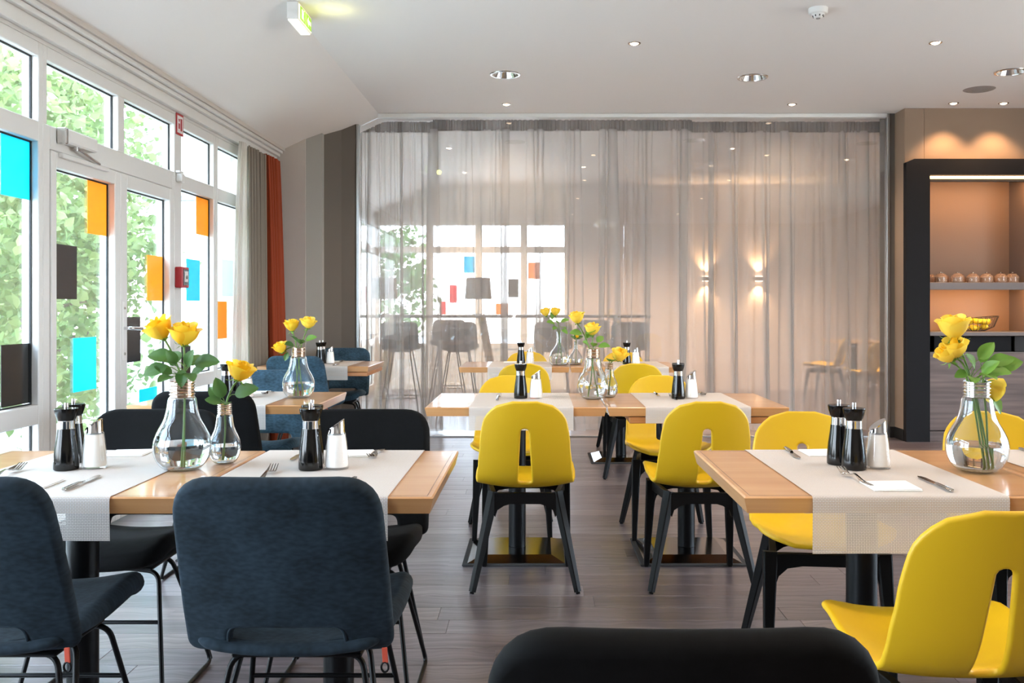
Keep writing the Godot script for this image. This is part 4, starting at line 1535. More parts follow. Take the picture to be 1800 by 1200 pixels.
func fork_mesh() -> ArrayMesh:
	var o := PackedVector2Array([Vector2(0.0055, 0.0), Vector2(0.0075, 0.012), Vector2(0.006, 0.05), Vector2(0.0032, 0.095), Vector2(0.0035, 0.115), Vector2(0.0105, 0.135), Vector2(0.012, 0.15)])
	var tines := []
	var x := 0.0120
	for k in 4:
		tines.append(Vector2(x, 0.150 if k > 0 else 0.15))
		tines.append(Vector2(x - 0.0006, 0.196))
		tines.append(Vector2(x - 0.0026, 0.196))
		tines.append(Vector2(x - 0.0033, 0.150))
		x -= 0.00690
	for p in tines: o.append(p)
	for p in [Vector2(-0.0105, 0.135), Vector2(-0.0035, 0.115), Vector2(-0.0032, 0.095), Vector2(-0.006, 0.05), Vector2(-0.0075, 0.012), Vector2(-0.0055, 0.0)]: o.append(p)
	var clean := PackedVector2Array()
	for p in o:
		if clean.is_empty() or clean[-1].distance_to(p) > 0.0004: clean.append(p)
	var lift := func(p: Vector2) -> Vector3:
		var y := p.y
		var h := 0.003 + 0.012 * exp(-pow((y - 0.105) / 0.035, 2.0)) + 0.016 * smoothstep(0.155, 0.2, y)
		return Vector3(p.x, h, -y + 0.098)
	var g := Geo.new()
	# extruded outline in slices, so that it can bend
	var tri := Geometry2D.triangulate_polygon(subdivided(clean, 0.012))
	var pts := subdivided(clean, 0.012)
	for side in 2:
		var k := g.v.size()
		for p in pts:
			g.v.append(lift.call(p) + Vector3(0, 0.0011 if side == 1 else -0.0011, 0))
			g.n.append(Vector3.UP if side == 1 else Vector3.DOWN)
			g.uv.append(p)
		for q in range(0, tri.size(), 3): g.tri_i(k + tri[q], k + tri[q + 1], k + tri[q + 2], Vector3.UP if side == 1 else Vector3.DOWN)
	for i in pts.size():
		var a := pts[i]
		var b := pts[(i + 1) % pts.size()]
		var e := b - a
		var out := Vector3(e.y, 0, e.x).normalized()
		var va: Vector3 = lift.call(a)
		var vb: Vector3 = lift.call(b)
		var t := Vector3(0, 0.0011, 0)
		g.face([va - t, vb - t, vb + t, va + t], out)
	return g.mesh()

func subdivided(p: PackedVector2Array, step: float) -> PackedVector2Array:
	var o := PackedVector2Array()
	for i in p.size():
		var a := p[i]
		var b := p[(i + 1) % p.size()]
		var m := maxi(1, ceili(a.distance_to(b) / step))
		for k in m: o.append(a.lerp(b, float(k) / m))
	return o

func knife_parts() -> Array:
	var g := Geo.new()
	var rows := []
	for q in [[0.0, 0.004, 0.0025], [0.006, 0.0075, 0.0042], [0.05, 0.0078, 0.0046], [0.085, 0.0060, 0.0040], [0.094, 0.0050, 0.0034]]:
		var row := []
		for i in 10:
			var a := TAU * i / 10.0
			row.append(Vector3(cos(a) * q[1], 0.005 + sin(a) * q[2], -q[0] + 0.1))
		rows.append(row)
	g.grid(rows, true)
	g.disc(rows[0], Vector3(0, 0, 1))
	var h := g.mesh()
	g = Geo.new()
	var o := PackedVector2Array([Vector2(-0.005, 0.094), Vector2(0.005, 0.094), Vector2(0.0095, 0.112), Vector2(0.010, 0.180), Vector2(0.006, 0.202), Vector2(-0.002, 0.208), Vector2(-0.0065, 0.19)])
	g.prism(o, Vector3(0, 0.0028, 0.1), Vector3.RIGHT, Vector3(0, 0, -1), Vector3.UP, 0.0, 0.0014)
	return [h, g.mesh()]

func settings():
	var fm := fork_mesh()
	var kp := knife_parts()
	var y := 0.7528
	var forks := [["A", -0.722, 2.50, 0.06, "at the near place"], ["A", -0.492, 2.875, PI - 0.04, "at the far place"], ["B", -1.432, 2.52, 0.02, "at the near place"], ["B", -1.125, 2.87, PI + 0.12, "at the far place"], ["C", 0.832, 2.455, 0.09, "at the near place"], ["C", 1.01, 2.86, PI, "at the far place"], ["E", -0.196, 4.64, 0.0, "at the near place"], ["F", 0.672, 4.64, 0.0, "at the near place"], ["F", 0.845, 4.85, PI, "at the far place"], ["I", -1.405, 4.90, PI, "at the far place"], ["J", -1.615, 7.78, PI, "at the far place"]]
	for q in forks:
		solo("fork", "steel fork %s of the %s" % [q[4], NAME[q[0]]], "fork", fm, M.cutlery, at(q[1], y, q[2], q[3]), "forks laid on the runners")
	var knives := [["A", -0.485, 2.38, -0.02, "at the near place"], ["A", -0.722, 2.86, PI, "at the far place"], ["B", -1.166, 2.40, 0.04, "at the near place"], ["C", 1.010, 2.385, 0.0, "at the near place"], ["C", 0.785, 2.895, PI - 0.06, "at the far place"], ["D", 1.53, 2.88, PI, "at the far place"], ["F", 0.615, 4.84, PI, "at the far place"], ["J", -1.58, 7.36, 0.0, "at the near place"]]
	for q in knives:
		var t := thing("knife", "steel knife %s of the %s" % [q[4], NAME[q[0]]], "knife", D(q[1], y, q[2]), q[3], "knives laid on the runners")
		part(t, "handle", kp[0], M.cutlery)
		part(t, "blade", kp[1], M.cutlery)
	var g := Geo.new()
	g.box(Vector3(0, 0.0012, 0), Vector3(0.118, 0.0024, 0.118), 0.0008)
	var n0 := g.mesh()
	g = Geo.new()
	g.box(Vector3(0, 0.0036, 0), Vector3(0.116, 0.0020, 0.114), 0.0008, Basis(Vector3.BACK, 0.012))
	var n1 := g.mesh()
	var naps := [["A", -0.60, 2.40, 0.0, "at the near place"], ["A", -0.572, 2.89, 0.0, "at the far place"], ["B", -1.29, 2.39, 0.04, "at the near place"], ["B", -1.262, 2.90, 0.06, "at the far place"], ["C", 0.888, 2.362, -0.03, "at the near place"], ["C", 0.882, 2.905, 0.02, "at the far place"], ["I", -1.485, 4.97, 0.0, "at the far place"], ["J", -1.69, 7.80, 0.0, "at the far place"], ["G", -0.22, 7.72, 0.0, "at the far place"]]
	for q in naps:
		var t := thing("paper_napkin", "white folded paper napkin %s of the %s" % [q[4], NAME[q[0]]], "napkin", D(q[1], y, q[2]), q[3], "folded paper napkins")
		part(t, "lower_fold", n0, M.paper)
		part(t, "upper_fold", n1, M.paper)
	# pepper and salt mills
	var mill: Node3D
	var mills := [["A", -0.632, 2.615, "front mill"], ["A", -0.648, 2.70, "rear mill"], ["B", -1.313, 2.615, "front mill"], ["B", -1.352, 2.735, "rear mill"], ["C", 0.883, 2.62, "front mill"], ["C", 0.868, 2.705, "rear mill"], ["E", -0.084, 4.66, "black mill"], ["F", 0.695, 4.64, "front mill"], ["F", 0.710, 4.74, "rear mill"], ["G", -0.132, 7.46, "black mill"], ["H", 0.709, 7.46, "black mill"], ["I", -1.545, 4.66, "front mill"], ["I", -1.53, 4.76, "rear mill"], ["J", -1.742, 7.50, "front mill"], ["J", -1.736, 7.58, "rear mill"]]
	for q in mills:
		var lab: String = "black %s with chrome band on the %s" % [q[3].replace("black ", ""), NAME[q[0]]]
		var pos := D(q[1], y, q[2])
		if mill:
			copy(mill, lab, pos, rng.randf() * TAU, "pepper_mill")
			continue
		mill = thing("pepper_mill", lab, "pepper mill", pos, 0.0, "black pepper and salt mills")
		part(mill, "body", lathe_mesh([Vector2(0.0, 0.0), Vector2(0.031, 0.0), Vector2(0.0335, 0.003), Vector2(0.0335, 0.014), Vector2(0.0330, 0.030), Vector2(0.0300, 0.062), Vector2(0.0255, 0.092), Vector2(0.0232, 0.114)], 40), M.black_gloss)
		part(mill, "band", lathe_mesh([Vector2(0.0232, 0.114), Vector2(0.0226, 0.1145), Vector2(0.0222, 0.135), Vector2(0.0226, 0.1365)], 32), M.chrome)
		part(mill, "cap", lathe_mesh([Vector2(0.0215, 0.1365), Vector2(0.0245, 0.142), Vector2(0.0290, 0.156), Vector2(0.0312, 0.168), Vector2(0.0300, 0.1705), Vector2(0.0, 0.1690)], 36), M.black_cap)
		part(mill, "knob", lathe_mesh([Vector2(0.0055, 0.169), Vector2(0.0058, 0.184), Vector2(0.0048, 0.1855), Vector2(0.0, 0.186)], 16), M.chrome)
	# sugar pourers
	var lid_rows := []
	for j in 4:
		var row := []
		for i in 28:
			var a := TAU * i / 28.0
			var r := 0.0215
			var top := 0.1215 + 0.0155 * (cos(a) * 1.0)
			var yy: float = [0.100, 0.104, lerpf(0.104, top, 0.9), top][j]
			if j == 0: r = 0.0232
			if j == 1: r = 0.0224
			row.append(Vector3(cos(a) * r, yy, sin(a) * r))
		lid_rows.append(row)
	g = Geo.new()
	g.grid(lid_rows, true)
	g.face(lid_rows[3], Vector3(-0.58, 0.81, 0).normalized())
	var lid_m := g.mesh()
	g = Geo.new()
	var flap := []
	for i in 20:
		var a := TAU * i / 20.0
		flap.append(Vector2(cos(a) * 0.0275 - 0.001, sin(a) * 0.0225))
	g.prism(PackedVector2Array(flap), Vector3(0, 0.1225, 0), Vector3(1, 0.72, 0).normalized(), Vector3(0, 0, 1), Vector3(-0.72, 1, 0).normalized(), -0.0005, 0.0022)
	var flap_m := g.mesh()
	var pour: Node3D
	var pours := [["A", -0.563, 2.63], ["B", -1.246, 2.64], ["C", 0.957, 2.64], ["E", -0.008, 4.66], ["F", 0.763, 4.66], ["G", -0.06, 7.46], ["H", 0.78, 7.46], ["I", -1.455, 4.70], ["J", -1.66, 7.52]]
	for q in pours:
		var lab: String = "glass sugar pourer with slanted chrome top on the %s" % NAME[q[0]]
		var pos := D(q[1], y, q[2])
		if pour:
			copy(pour, lab, pos, 0.0, "sugar_pourer")
			continue
		pour = thing("sugar_pourer", lab, "sugar pourer", pos, 0.0, "glass sugar pourers")
		part(pour, "glass", lathe_mesh([Vector2(0.0, 0.0005), Vector2(0.033, 0.0005), Vector2(0.0355, 0.004), Vector2(0.0335, 0.03), Vector2(0.0285, 0.075), Vector2(0.0250, 0.098), Vector2(0.0238, 0.101)], 32), M.pourer_glass)
		part(pour, "sugar", lathe_mesh([Vector2(0.0, 0.006), Vector2(0.030, 0.006), Vector2(0.0315, 0.010), Vector2(0.0305, 0.03), Vector2(0.0260, 0.074), Vector2(0.0230, 0.095), Vector2(0.0, 0.096)], 28), M.sugar)
		part(pour, "lid", lid_m, M.chrome)
		part(pour, "flap", flap_m, M.chrome)

# ---------------------------------------------------------------- vases and roses
func bulb_profile(r: float, h: float) -> Array:
	var p := []
	for q in [[0.0, 0.004], [0.42, 0.002], [0.58, 0.010], [0.76, 0.050], [0.93, 0.135], [1.0, 0.26], [0.95, 0.37], [0.82, 0.465], [0.67, 0.55], [0.57, 0.64], [0.52, 0.73], [0.495, 0.79], [0.47, 0.815], [0.44, 0.825]]:
		p.append(Vector2(q[0] * r, q[1] * h))
	return p

# the profile of a blown vessel: outside up, over the lip, inside down
func walled(pts: Array, th: float) -> Array:
	var out := pts.duplicate()
	for i in range(pts.size() - 1, -1, -1):
		var a: Vector2 = pts[maxi(i - 1, 0)]
		var b: Vector2 = pts[mini(i + 1, pts.size() - 1)]
		var t := (b - a).normalized()
		var q: Vector2 = pts[i] + Vector2(-t.y, t.x) * th
		out.append(Vector2(maxf(q.x, 0.0), maxf(q.y, pts[0].y + th)))
	return out

func bulb_vase(label: String, where: Vector3, r: float, h: float, thread: Material) -> Node3D:
	var t := thing("bulb_vase", label, "vase", where, 0.0, "glass vases shaped like light bulbs")
	var prof := bulb_profile(r, h)
	var fine := spline2(prof)
	var pts := []
	for k in 41: pts.append(fine.sample_baked(fine.get_baked_length() * k / 40.0))
	part(t, "glass", lathe_mesh(walled(pts, 0.0022), 48), M.vase_glass)
	var wat := [Vector2(0.0, 0.008)]
	for p in pts:
		if p.y > 0.012 and p.y < h * 0.30: wat.append(Vector2(p.x - 0.0030, p.y + 0.0005))
	wat.append(Vector2(wat[-1].x, h * 0.30))
	wat.append(Vector2(0.0, h * 0.30))
	part(t, "water", lathe_mesh(wat, 40), M.water)
	var th := []
	for k in 37:
		var s := k / 36.0
		th.append(Vector2(r * (0.425 + 0.022 * sin(s * TAU * 5.5)), h * (0.815 + 0.185 * s)))
	part(t, "screw_neck", lathe_mesh(th, 40), thread)
	return t

func flask_vase(label: String, where: Vector3, r: float, h: float):
	var t := thing("flask_vase", label, "vase", where, 0.0, "clear glass flasks on the far row")
	var p := []
	for q in [[0.0, 0.004], [0.70, 0.002], [0.86, 0.03], [1.0, 0.16], [0.98, 0.26], [0.80, 0.40], [0.52, 0.52], [0.33, 0.62], [0.27, 0.72], [0.26, 0.92], [0.31, 1.0]]:
		p.append(Vector2(q[0] * r, q[1] * h))
	var fine := spline2(p)
	var pts := []
	for k in 31: pts.append(fine.sample_baked(fine.get_baked_length() * k / 30.0))
	part(t, "glass", lathe_mesh(walled(pts, 0.0024), 40), M.vase_glass)
	part(t, "water", lathe_mesh([Vector2(0, 0.008), Vector2(r * 0.66, 0.008), Vector2(r * 0.90, h * 0.08), Vector2(r * 0.95, h * 0.2), Vector2(r * 0.93, h * 0.26), Vector2(0, h * 0.26)], 32), M.water)

func petal_mesh(kind: int) -> ArrayMesh:
	# unit bud: radius about 1, height about 2; the petal wraps round +x
	var rows := []
	var span: float = [1.35, 1.15, 1.05][kind]
	var rad: float = [0.46, 0.76, 1.0][kind]
	var hgt: float = [1.95, 1.9, 1.72][kind]
	for j in 10:
		var v := j / 9.0
		var wid := span * (0.42 + 0.58 * sin(minf(v * 1.6, 1.0) * PI * 0.5)) * sqrt(maxf(0.03, 1.0 - pow(maxf(0.0, v - 0.62) / 0.41, 2.6)))
		var rr := rad * (0.24 + 0.70 * sin(minf(v * 1.5, 1.0) * PI * 0.5))
		if kind == 2: rr += 0.20 * pow(maxf(0.0, v - 0.55) / 0.45, 2.0)
		if kind == 1: rr += 0.10 * pow(maxf(0.0, v - 0.60) / 0.40, 2.0)
		if kind == 0: rr -= 0.14 * v * v
		var row := []
		for i in 9:
			var u := i / 4.0 - 1.0
			var a := u * wid
			var droop := -0.05 * pow(maxf(0.0, v - 0.6), 2.0) * 6.0 if kind == 2 else 0.0
			var edge := 0.10 * u * u * v * v * (1.0 if kind > 0 else 0.3)
			row.append(Vector3(cos(a) * (rr + edge), hgt * v * (1.0 - 0.05 * u * u) + droop, sin(a) * (rr + edge)))
		rows.append(row)
	var g := Geo.new()
	g.grid(rows, false, false)
	return g.mesh()

func leaf_mesh() -> ArrayMesh:
	var rows := []
	for j in 10:
		var v := j / 9.0
		var w := 0.31 * pow(sin(PI * pow(v, 0.85)), 0.75) + 0.004
		var row := []
		for i in 7:
			var u := i / 3.0 - 1.0
			row.append(Vector3(u * w, 0.10 * absf(u) * sin(PI * v) - 0.16 * v * v + 0.012 * sin(v * 26.0) * absf(u), -v))
		rows.append(row)
	var g := Geo.new()
	g.grid(rows, false, false)
	return g.mesh()

func sepal_mesh() -> ArrayMesh:
	var rows := []
	for j in 7:
		var v := j / 6.0
		var w := 0.16 * (1.0 - v) + 0.01
		var row := []
		for i in 3:
			row.append(Vector3(0.35 + 0.75 * v, 0.12 - 0.10 * v + 0.35 * v * v * v, (i - 1) * w))
		rows.append(row)
	var g := Geo.new()
	g.grid(rows, false, false)
	return g.mesh()

# One rose: stem from foot through neck to head (all relative to the vase's foot), leaves as [where, towards, size]
func rose(label: String, vase: Vector3, foot: Vector3, neck: Vector3, head: Vector3, dir: Vector3, size: float, leaves: Array, open := 1.0, light := false):
	if not mesh_cache.has("petal_0"):
		for k in 3: mesh_cache["petal_%d" % k] = petal_mesh(k)
		mesh_cache["rose_leaf"] = leaf_mesh()
		mesh_cache["sepal"] = sepal_mesh()
	var t := thing("rose", label, "rose", vase, 0.0, "yellow roses in the vases")
	dir = dir.normalized()
	var base := head - dir * size * 0.9
	var pth := smooth_path([foot, foot.lerp(neck, 0.55) + Vector3(0.003, 0, 0.002), neck, neck.lerp(base, 0.55) + Vector3(0, 0.012, 0), base - dir * size * 0.15, base], 5)
	part(t, "stem", tube_mesh(pth, 0.0028, 7), M.stem)
	var side := dir.cross(Vector3.FORWARD if absf(dir.z) < 0.9 else Vector3.RIGHT).normalized()
	var fr := Basis(side, dir, side.cross(dir))
	var r := RandomNumberGenerator.new()
	r.seed = hash(label)
	part(t, "calyx", lathe_mesh([Vector2(0.0, -0.25), Vector2(0.22, -0.12), Vector2(0.34, 0.08), Vector2(0.30, 0.2)], 10), M.stem, Transform3D(fr.scaled_local(Vector3.ONE * size), base))
	var a0 := r.randf() * TAU
	for k in 3:
		var cnt: int = [4, 5, 5][k]
		for i in cnt:
			var a := a0 + TAU * i / cnt + k * 0.6 + r.randf_range(-0.15, 0.15)
			var b := fr * Basis(Vector3.UP, a) * Basis(Vector3.BACK, (-0.02 - 0.075 * k * open * r.randf_range(0.5, 1.2)))
			part(t, "petal", mesh_cache["petal_%d" % k], M.petal_deep if k == 0 or (light == false and i % 3 == 0) else (M.petal_pale if light else M.petal), Transform3D(b.scaled_local(Vector3.ONE * size * r.randf_range(0.94, 1.06)), base))
	for i in 5:
		var b := fr * Basis(Vector3.UP, a0 + TAU * i / 5.0) * Basis(Vector3.BACK, r.randf_range(-0.7, 0.1))
		part(t, "sepal", mesh_cache["sepal"], M.leaf_light, Transform3D(b.scaled_local(Vector3.ONE * size * 1.05), base))
	for q in leaves:
		var to: Vector3 = q[1].normalized()
		# the twig to the nearest stem point
		var from: Vector3 = pth[0]
		var want: Vector3 = q[0] - Vector3(0, 0.02, 0)
		for p in pth:
			if p.y > neck.y - 0.03 and p.distance_to(want) < from.distance_to(want): from = p
		part(t, "twig", tube_mesh([from, from.lerp(q[0], 0.6) + Vector3(0, 0.004, 0), q[0]], 0.0013, 5), M.stem)
		var b := Basis.looking_at(to, Vector3(0.15, 0.75, 0.8) if to.z < 0.75 else Vector3(0.2, 1, 0.1)) * Basis(Vector3.BACK, 0.35 * (q[3] if q.size() > 3 else 0.0))
		part(t, "leaf", mesh_cache["rose_leaf"], M.leaf_light if light else M.leaf, Transform3D(b.scaled_local(Vector3.ONE * q[2] * 1.12), q[0]))

func vases():
	var y := TH + 0.0005
	var V := func(a, b, c) -> Vector3: return Vector3(a, b, c)
	# narrow table: big and small bulb
	var p := D(-0.996, y, 2.63)
	bulb_vase("large light bulb vase with two roses near the narrow table's seam", p, 0.078, 0.246, M.copper_thread)
	rose("yellow rose tilting to the window in the large near vase", p, Vector3(0.008, 0.012, 0.01), Vector3(0.004, 0.235, 0), Vector3(-0.064, 0.392, 0.0), Vector3(-0.42, 0.9, 0.15), 0.0325, [[Vector3(-0.022, 0.315, 0.006), Vector3(-1, 0.12, 0.25), 0.062, 0.5], [Vector3(-0.038, 0.288, 0.012), Vector3(-1, -0.28, 0.3), 0.060, 0.4], [Vector3(-0.02, 0.262, 0.02), Vector3(-0.35, -0.1, 1), 0.05, 0.2], [Vector3(0.002, 0.262, 0.012), Vector3(0.2, 0.35, 1), 0.05, -0.3], [Vector3(-0.012, 0.292, 0.016), Vector3(-0.15, 0.7, 0.5), 0.048], [Vector3(-0.026, 0.268, 0.004), Vector3(-0.8, 0.5, 0.4), 0.046], [Vector3(0.006, 0.280, 0.018), Vector3(0.15, -0.9, 0.5), 0.046]])
	rose("upright yellow rose in the large near vase", p, Vector3(-0.004, 0.012, -0.006), Vector3(0.006, 0.238, -0.004), Vector3(0.008, 0.378, 0.004), Vector3(0.08, 1, 0.1), 0.0335, [[Vector3(0.034, 0.298, 0.0), Vector3(1, 0.12, 0.2), 0.066, -0.5], [Vector3(0.020, 0.270, 0.016), Vector3(0.6, -0.2, 0.8), 0.052, -0.2], [Vector3(-0.006, 0.285, 0.012), Vector3(-0.4, 0.5, 0.8), 0.05, 0.3], [Vector3(0.014, 0.29, -0.012), Vector3(0.5, 0.5, -0.6), 0.052], [Vector3(-0.016, 0.30, -0.012), Vector3(-0.5, 0.6, -0.6), 0.05], [Vector3(0.018, 0.288, 0.012), Vector3(0.35, 0.8, 0.4), 0.05], [Vector3(0.026, 0.262, 0.004), Vector3(0.8, 0.55, 0.3), 0.044]])
	p = D(-0.912, y, 2.735)
	bulb_vase("small light bulb vase with one rose beside the large one", p, 0.046, 0.172, M.copper_thread)
	rose("yellow rose leaning to the aisle in the small near vase", p, Vector3(-0.004, 0.012, 0.0), Vector3(0.003, 0.165, 0), Vector3(0.046, 0.268, 0.0), Vector3(0.32, 0.95, 0.1), 0.031, [[Vector3(-0.004, 0.190, 0.004), Vector3(-0.25, 1, 0.25), 0.056, 0.2], [Vector3(0.030, 0.200, 0.002), Vector3(1, 0.35, 0.2), 0.066, -0.6], [Vector3(-0.006, 0.178, 0.008), Vector3(-1, 0.3, 0.4), 0.042, 0.5], [Vector3(0.008, 0.178, 0.012), Vector3(0.4, 0.1, 1), 0.04], [Vector3(-0.012, 0.184, -0.002), Vector3(-0.7, 0.7, -0.2), 0.05, 0.7]])
	# near table on the yellow chair side
	p = D(1.217, y, 2.60)
	bulb_vase("large light bulb vase with a tall bunch of roses at the picture edge", p, 0.082, 0.250, M.chrome)
	rose("topmost pale yellow rose of the tall bunch", p, Vector3(0.03, 0.012, 0.012), Vector3(-0.012, 0.240, 0), Vector3(-0.064, 0.398, 0.0), Vector3(-0.12, 1, 0.12), 0.035, [[Vector3(0.005, 0.310, 0.0), Vector3(0.6, 0.8, 0.2), 0.055, 0.2], [Vector3(0.03, 0.300, 0.004), Vector3(1, 0.25, 0.3), 0.06, -0.4], [Vector3(-0.02, 0.262, 0.014), Vector3(-0.3, -0.1, 1), 0.05], [Vector3(-0.012, 0.285, 0.014), Vector3(-0.5, 0.8, 0.4), 0.05], [Vector3(0.006, 0.272, 0.016), Vector3(0.4, 0.6, 0.6), 0.052], [Vector3(0.022, 0.262, 0.008), Vector3(0.8, 0.6, 0.2), 0.05]], 0.6, true)
	rose("half open yellow rose below the topmost one", p, Vector3(0.024, 0.012, 0.004), Vector3(-0.018, 0.242, 0.006), Vector3(-0.066, 0.340, 0.012), Vector3(-0.30, 0.95, 0.25), 0.029, [[Vector3(0.0, 0.268, 0.02), Vector3(0.3, 0.0, 1), 0.056, 0.1], [Vector3(0.022, 0.275, 0.012), Vector3(0.8, 0.1, 0.7), 0.055, -0.2]], 0.9, true)
	rose("small yellow rose leaning out of the tall bunch to the aisle", p, Vector3(0.02, 0.012, -0.006), Vector3(-0.02, 0.240, -0.004), Vector3(-0.086, 0.322, 0.004), Vector3(-0.55, 0.85, 0.15), 0.024, [[Vector3(-0.03, 0.275, 0.004), Vector3(-0.8, -0.2, 0.4), 0.04, 0.4]], 1.0, true)
	rose("yellow rose hanging low at the neck of the tall bunch", p, Vector3(0.03, 0.012, 0.0), Vector3(0.022, 0.242, -0.01), Vector3(0.052, 0.228, -0.03), Vector3(0.75, -0.35, -0.2), 0.027, [[Vector3(0.042, 0.285, -0.006), Vector3(1, 0.3, 0.3), 0.075, -0.7], [Vector3(0.046, 0.212, -0.02), Vector3(0.5, -0.9, 0.3), 0.055, 0.3], [Vector3(0.012, 0.300, -0.004), Vector3(0.35, 1, 0.1), 0.048]], 0.9, true)
	# blue chair table
	p = D(-1.20, y, 4.71)
	bulb_vase("light bulb vase with three roses among the blue chairs", p, 0.080, 0.252, M.copper_thread)
	rose("yellow rose standing on the window side of the blue chair vase", p, Vector3(0.02, 0.012, 0.0), Vector3(-0.008, 0.24, 0), Vector3(-0.034, 0.362, 0.0), Vector3(-0.1, 1, 0.1), 0.031, [[Vector3(-0.008, 0.285, 0.006), Vector3(-0.3, 0.6, 0.8), 0.06], [Vector3(0.012, 0.27, 0.012), Vector3(0.2, 0.5, 0.8), 0.06], [Vector3(-0.02, 0.262, 0.008), Vector3(-0.7, 0.3, 0.6), 0.05]], 0.8)
	rose("wide open yellow rose on the aisle side of the blue chair vase", p, Vector3(-0.02, 0.012, 0.0), Vector3(0.01, 0.24, 0), Vector3(0.050, 0.376, 0.0), Vector3(0.15, 1, 0.2), 0.030, [[Vector3(0.035, 0.29, 0.0), Vector3(1, 0.35, 0.2), 0.055], [Vector3(0.02, 0.275, 0.01), Vector3(0.6, 0.3, 0.8), 0.05]], 1.5, true)
	rose("low yellow rose leaning out of the blue chair vase", p, Vector3(0.0, 0.012, 0.0), Vector3(-0.022, 0.243, 0.006), Vector3(-0.085, 0.252, 0.02), Vector3(-0.35, 0.9, 0.2), 0.029, [[Vector3(-0.05, 0.228, 0.01), Vector3(-0.3, -0.9, 0.3), 0.04]], 0.8)
	# middle row
	p = D(0.275, y, 4.655)
	bulb_vase("large light bulb vase on the middle row's seam", p, 0.077, 0.248, M.copper_thread)
	rose("yellow rose standing in the large middle row vase", p, Vector3(-0.02, 0.012, 0.0), Vector3(0.0, 0.24, 0), Vector3(-0.004, 0.345, 0.0), Vector3(0.05, 1, 0.1), 0.033, [[Vector3(-0.02, 0.262, 0.012), Vector3(-0.5, 0.5, 0.8), 0.052], [Vector3(0.0, 0.26, 0.016), Vector3(0.1, 0.5, 0.9), 0.05], [Vector3(0.025, 0.262, 0.006), Vector3(0.9, 0.1, 0.5), 0.056], [Vector3(0.02, 0.28, -0.01), Vector3(0.6, 0.6, -0.5), 0.05]], 0.8, true)
	rose("tall yellow rose on the window side of the middle row's seam", p, Vector3(0.02, 0.012, 0.0), Vector3(-0.016, 0.242, -0.006), Vector3(-0.080, 0.402, -0.01), Vector3(-0.15, 1, 0.1), 0.031, [[Vector3(-0.055, 0.325, 0.0), Vector3(-0.8, 0.1, 0.4), 0.06], [Vector3(-0.035, 0.325, 0.004), Vector3(0.6, 0.3, 0.5), 0.05], [Vector3(-0.03, 0.30, -0.008), Vector3(0.3, 0.7, -0.4), 0.05]], 0.8, true)
	p = D(0.362, y, 4.745)
	bulb_vase("small light bulb vase behind the large one of the middle row", p, 0.045, 0.172, M.copper_thread)
	rose("yellow rose with drooping petals in the small middle row vase", p, Vector3(-0.004, 0.012, 0.0), Vector3(0.006, 0.165, 0), Vector3(0.052, 0.212, 0.0), Vector3(0.22, 0.9, 0.3), 0.033, [[Vector3(0.0, 0.18, 0.01), Vector3(-0.2, 0.5, 0.8), 0.04], [Vector3(0.012, 0.18, 0.008), Vector3(0.5, 0.3, 0.8), 0.04]], 1.3, true)
	# far row
	p = D(0.17, y, 7.40)
	flask_vase("large round flask with two roses on the far row", p, 0.080, 0.262)
	rose("first yellow rose of the far row's large flask, nearer the windows", p, Vector3(0.02, 0.012, 0.0), Vector3(-0.004, 0.255, 0), Vector3(-0.108, 0.415, 0.0), Vector3(-0.25, 1, 0.1), 0.033, [[Vector3(-0.04, 0.33, 0.01), Vector3(-0.7, 0.2, 0.6), 0.065], [Vector3(-0.02, 0.30, 0.01), Vector3(-0.4, -0.2, 0.9), 0.06], [Vector3(-0.05, 0.36, 0.0), Vector3(-0.2, 0.8, 0.3), 0.055]], 0.8, true)
	rose("second yellow rose of the far row's large flask, nearer the buffet", p, Vector3(-0.02, 0.012, 0.0), Vector3(0.004, 0.255, 0), Vector3(-0.030, 0.420, 0.0), Vector3(0.05, 1, 0.1), 0.034, [[Vector3(0.012, 0.34, 0.0), Vector3(0.9, 0.3, 0.3), 0.062], [Vector3(0.012, 0.30, 0.01), Vector3(0.6, -0.1, 0.8), 0.062], [Vector3(-0.012, 0.33, 0.01), Vector3(-0.4, 0.4, 0.8), 0.06], [Vector3(0.02, 0.28, 0.006), Vector3(0.8, -0.5, 0.4), 0.055]], 0.8, true)
	p = D(0.302, y, 7.44)
	flask_vase("small round flask with bare greenery on the far row", p, 0.058, 0.185)
	rose("short rose bud among leaves in the far row's small flask", p, Vector3(0.0, 0.012, 0.0), Vector3(0.002, 0.18, 0), Vector3(0.012, 0.222, 0.0), Vector3(0.1, 1, 0.1), 0.012, [[Vector3(0.0, 0.20, 0.006), Vector3(-0.6, 0.5, 0.5), 0.05], [Vector3(0.012, 0.205, 0.0), Vector3(0.8, 0.4, 0.2), 0.045], [Vector3(0.0, 0.21, -0.005), Vector3(0.1, 1, -0.2), 0.05]])

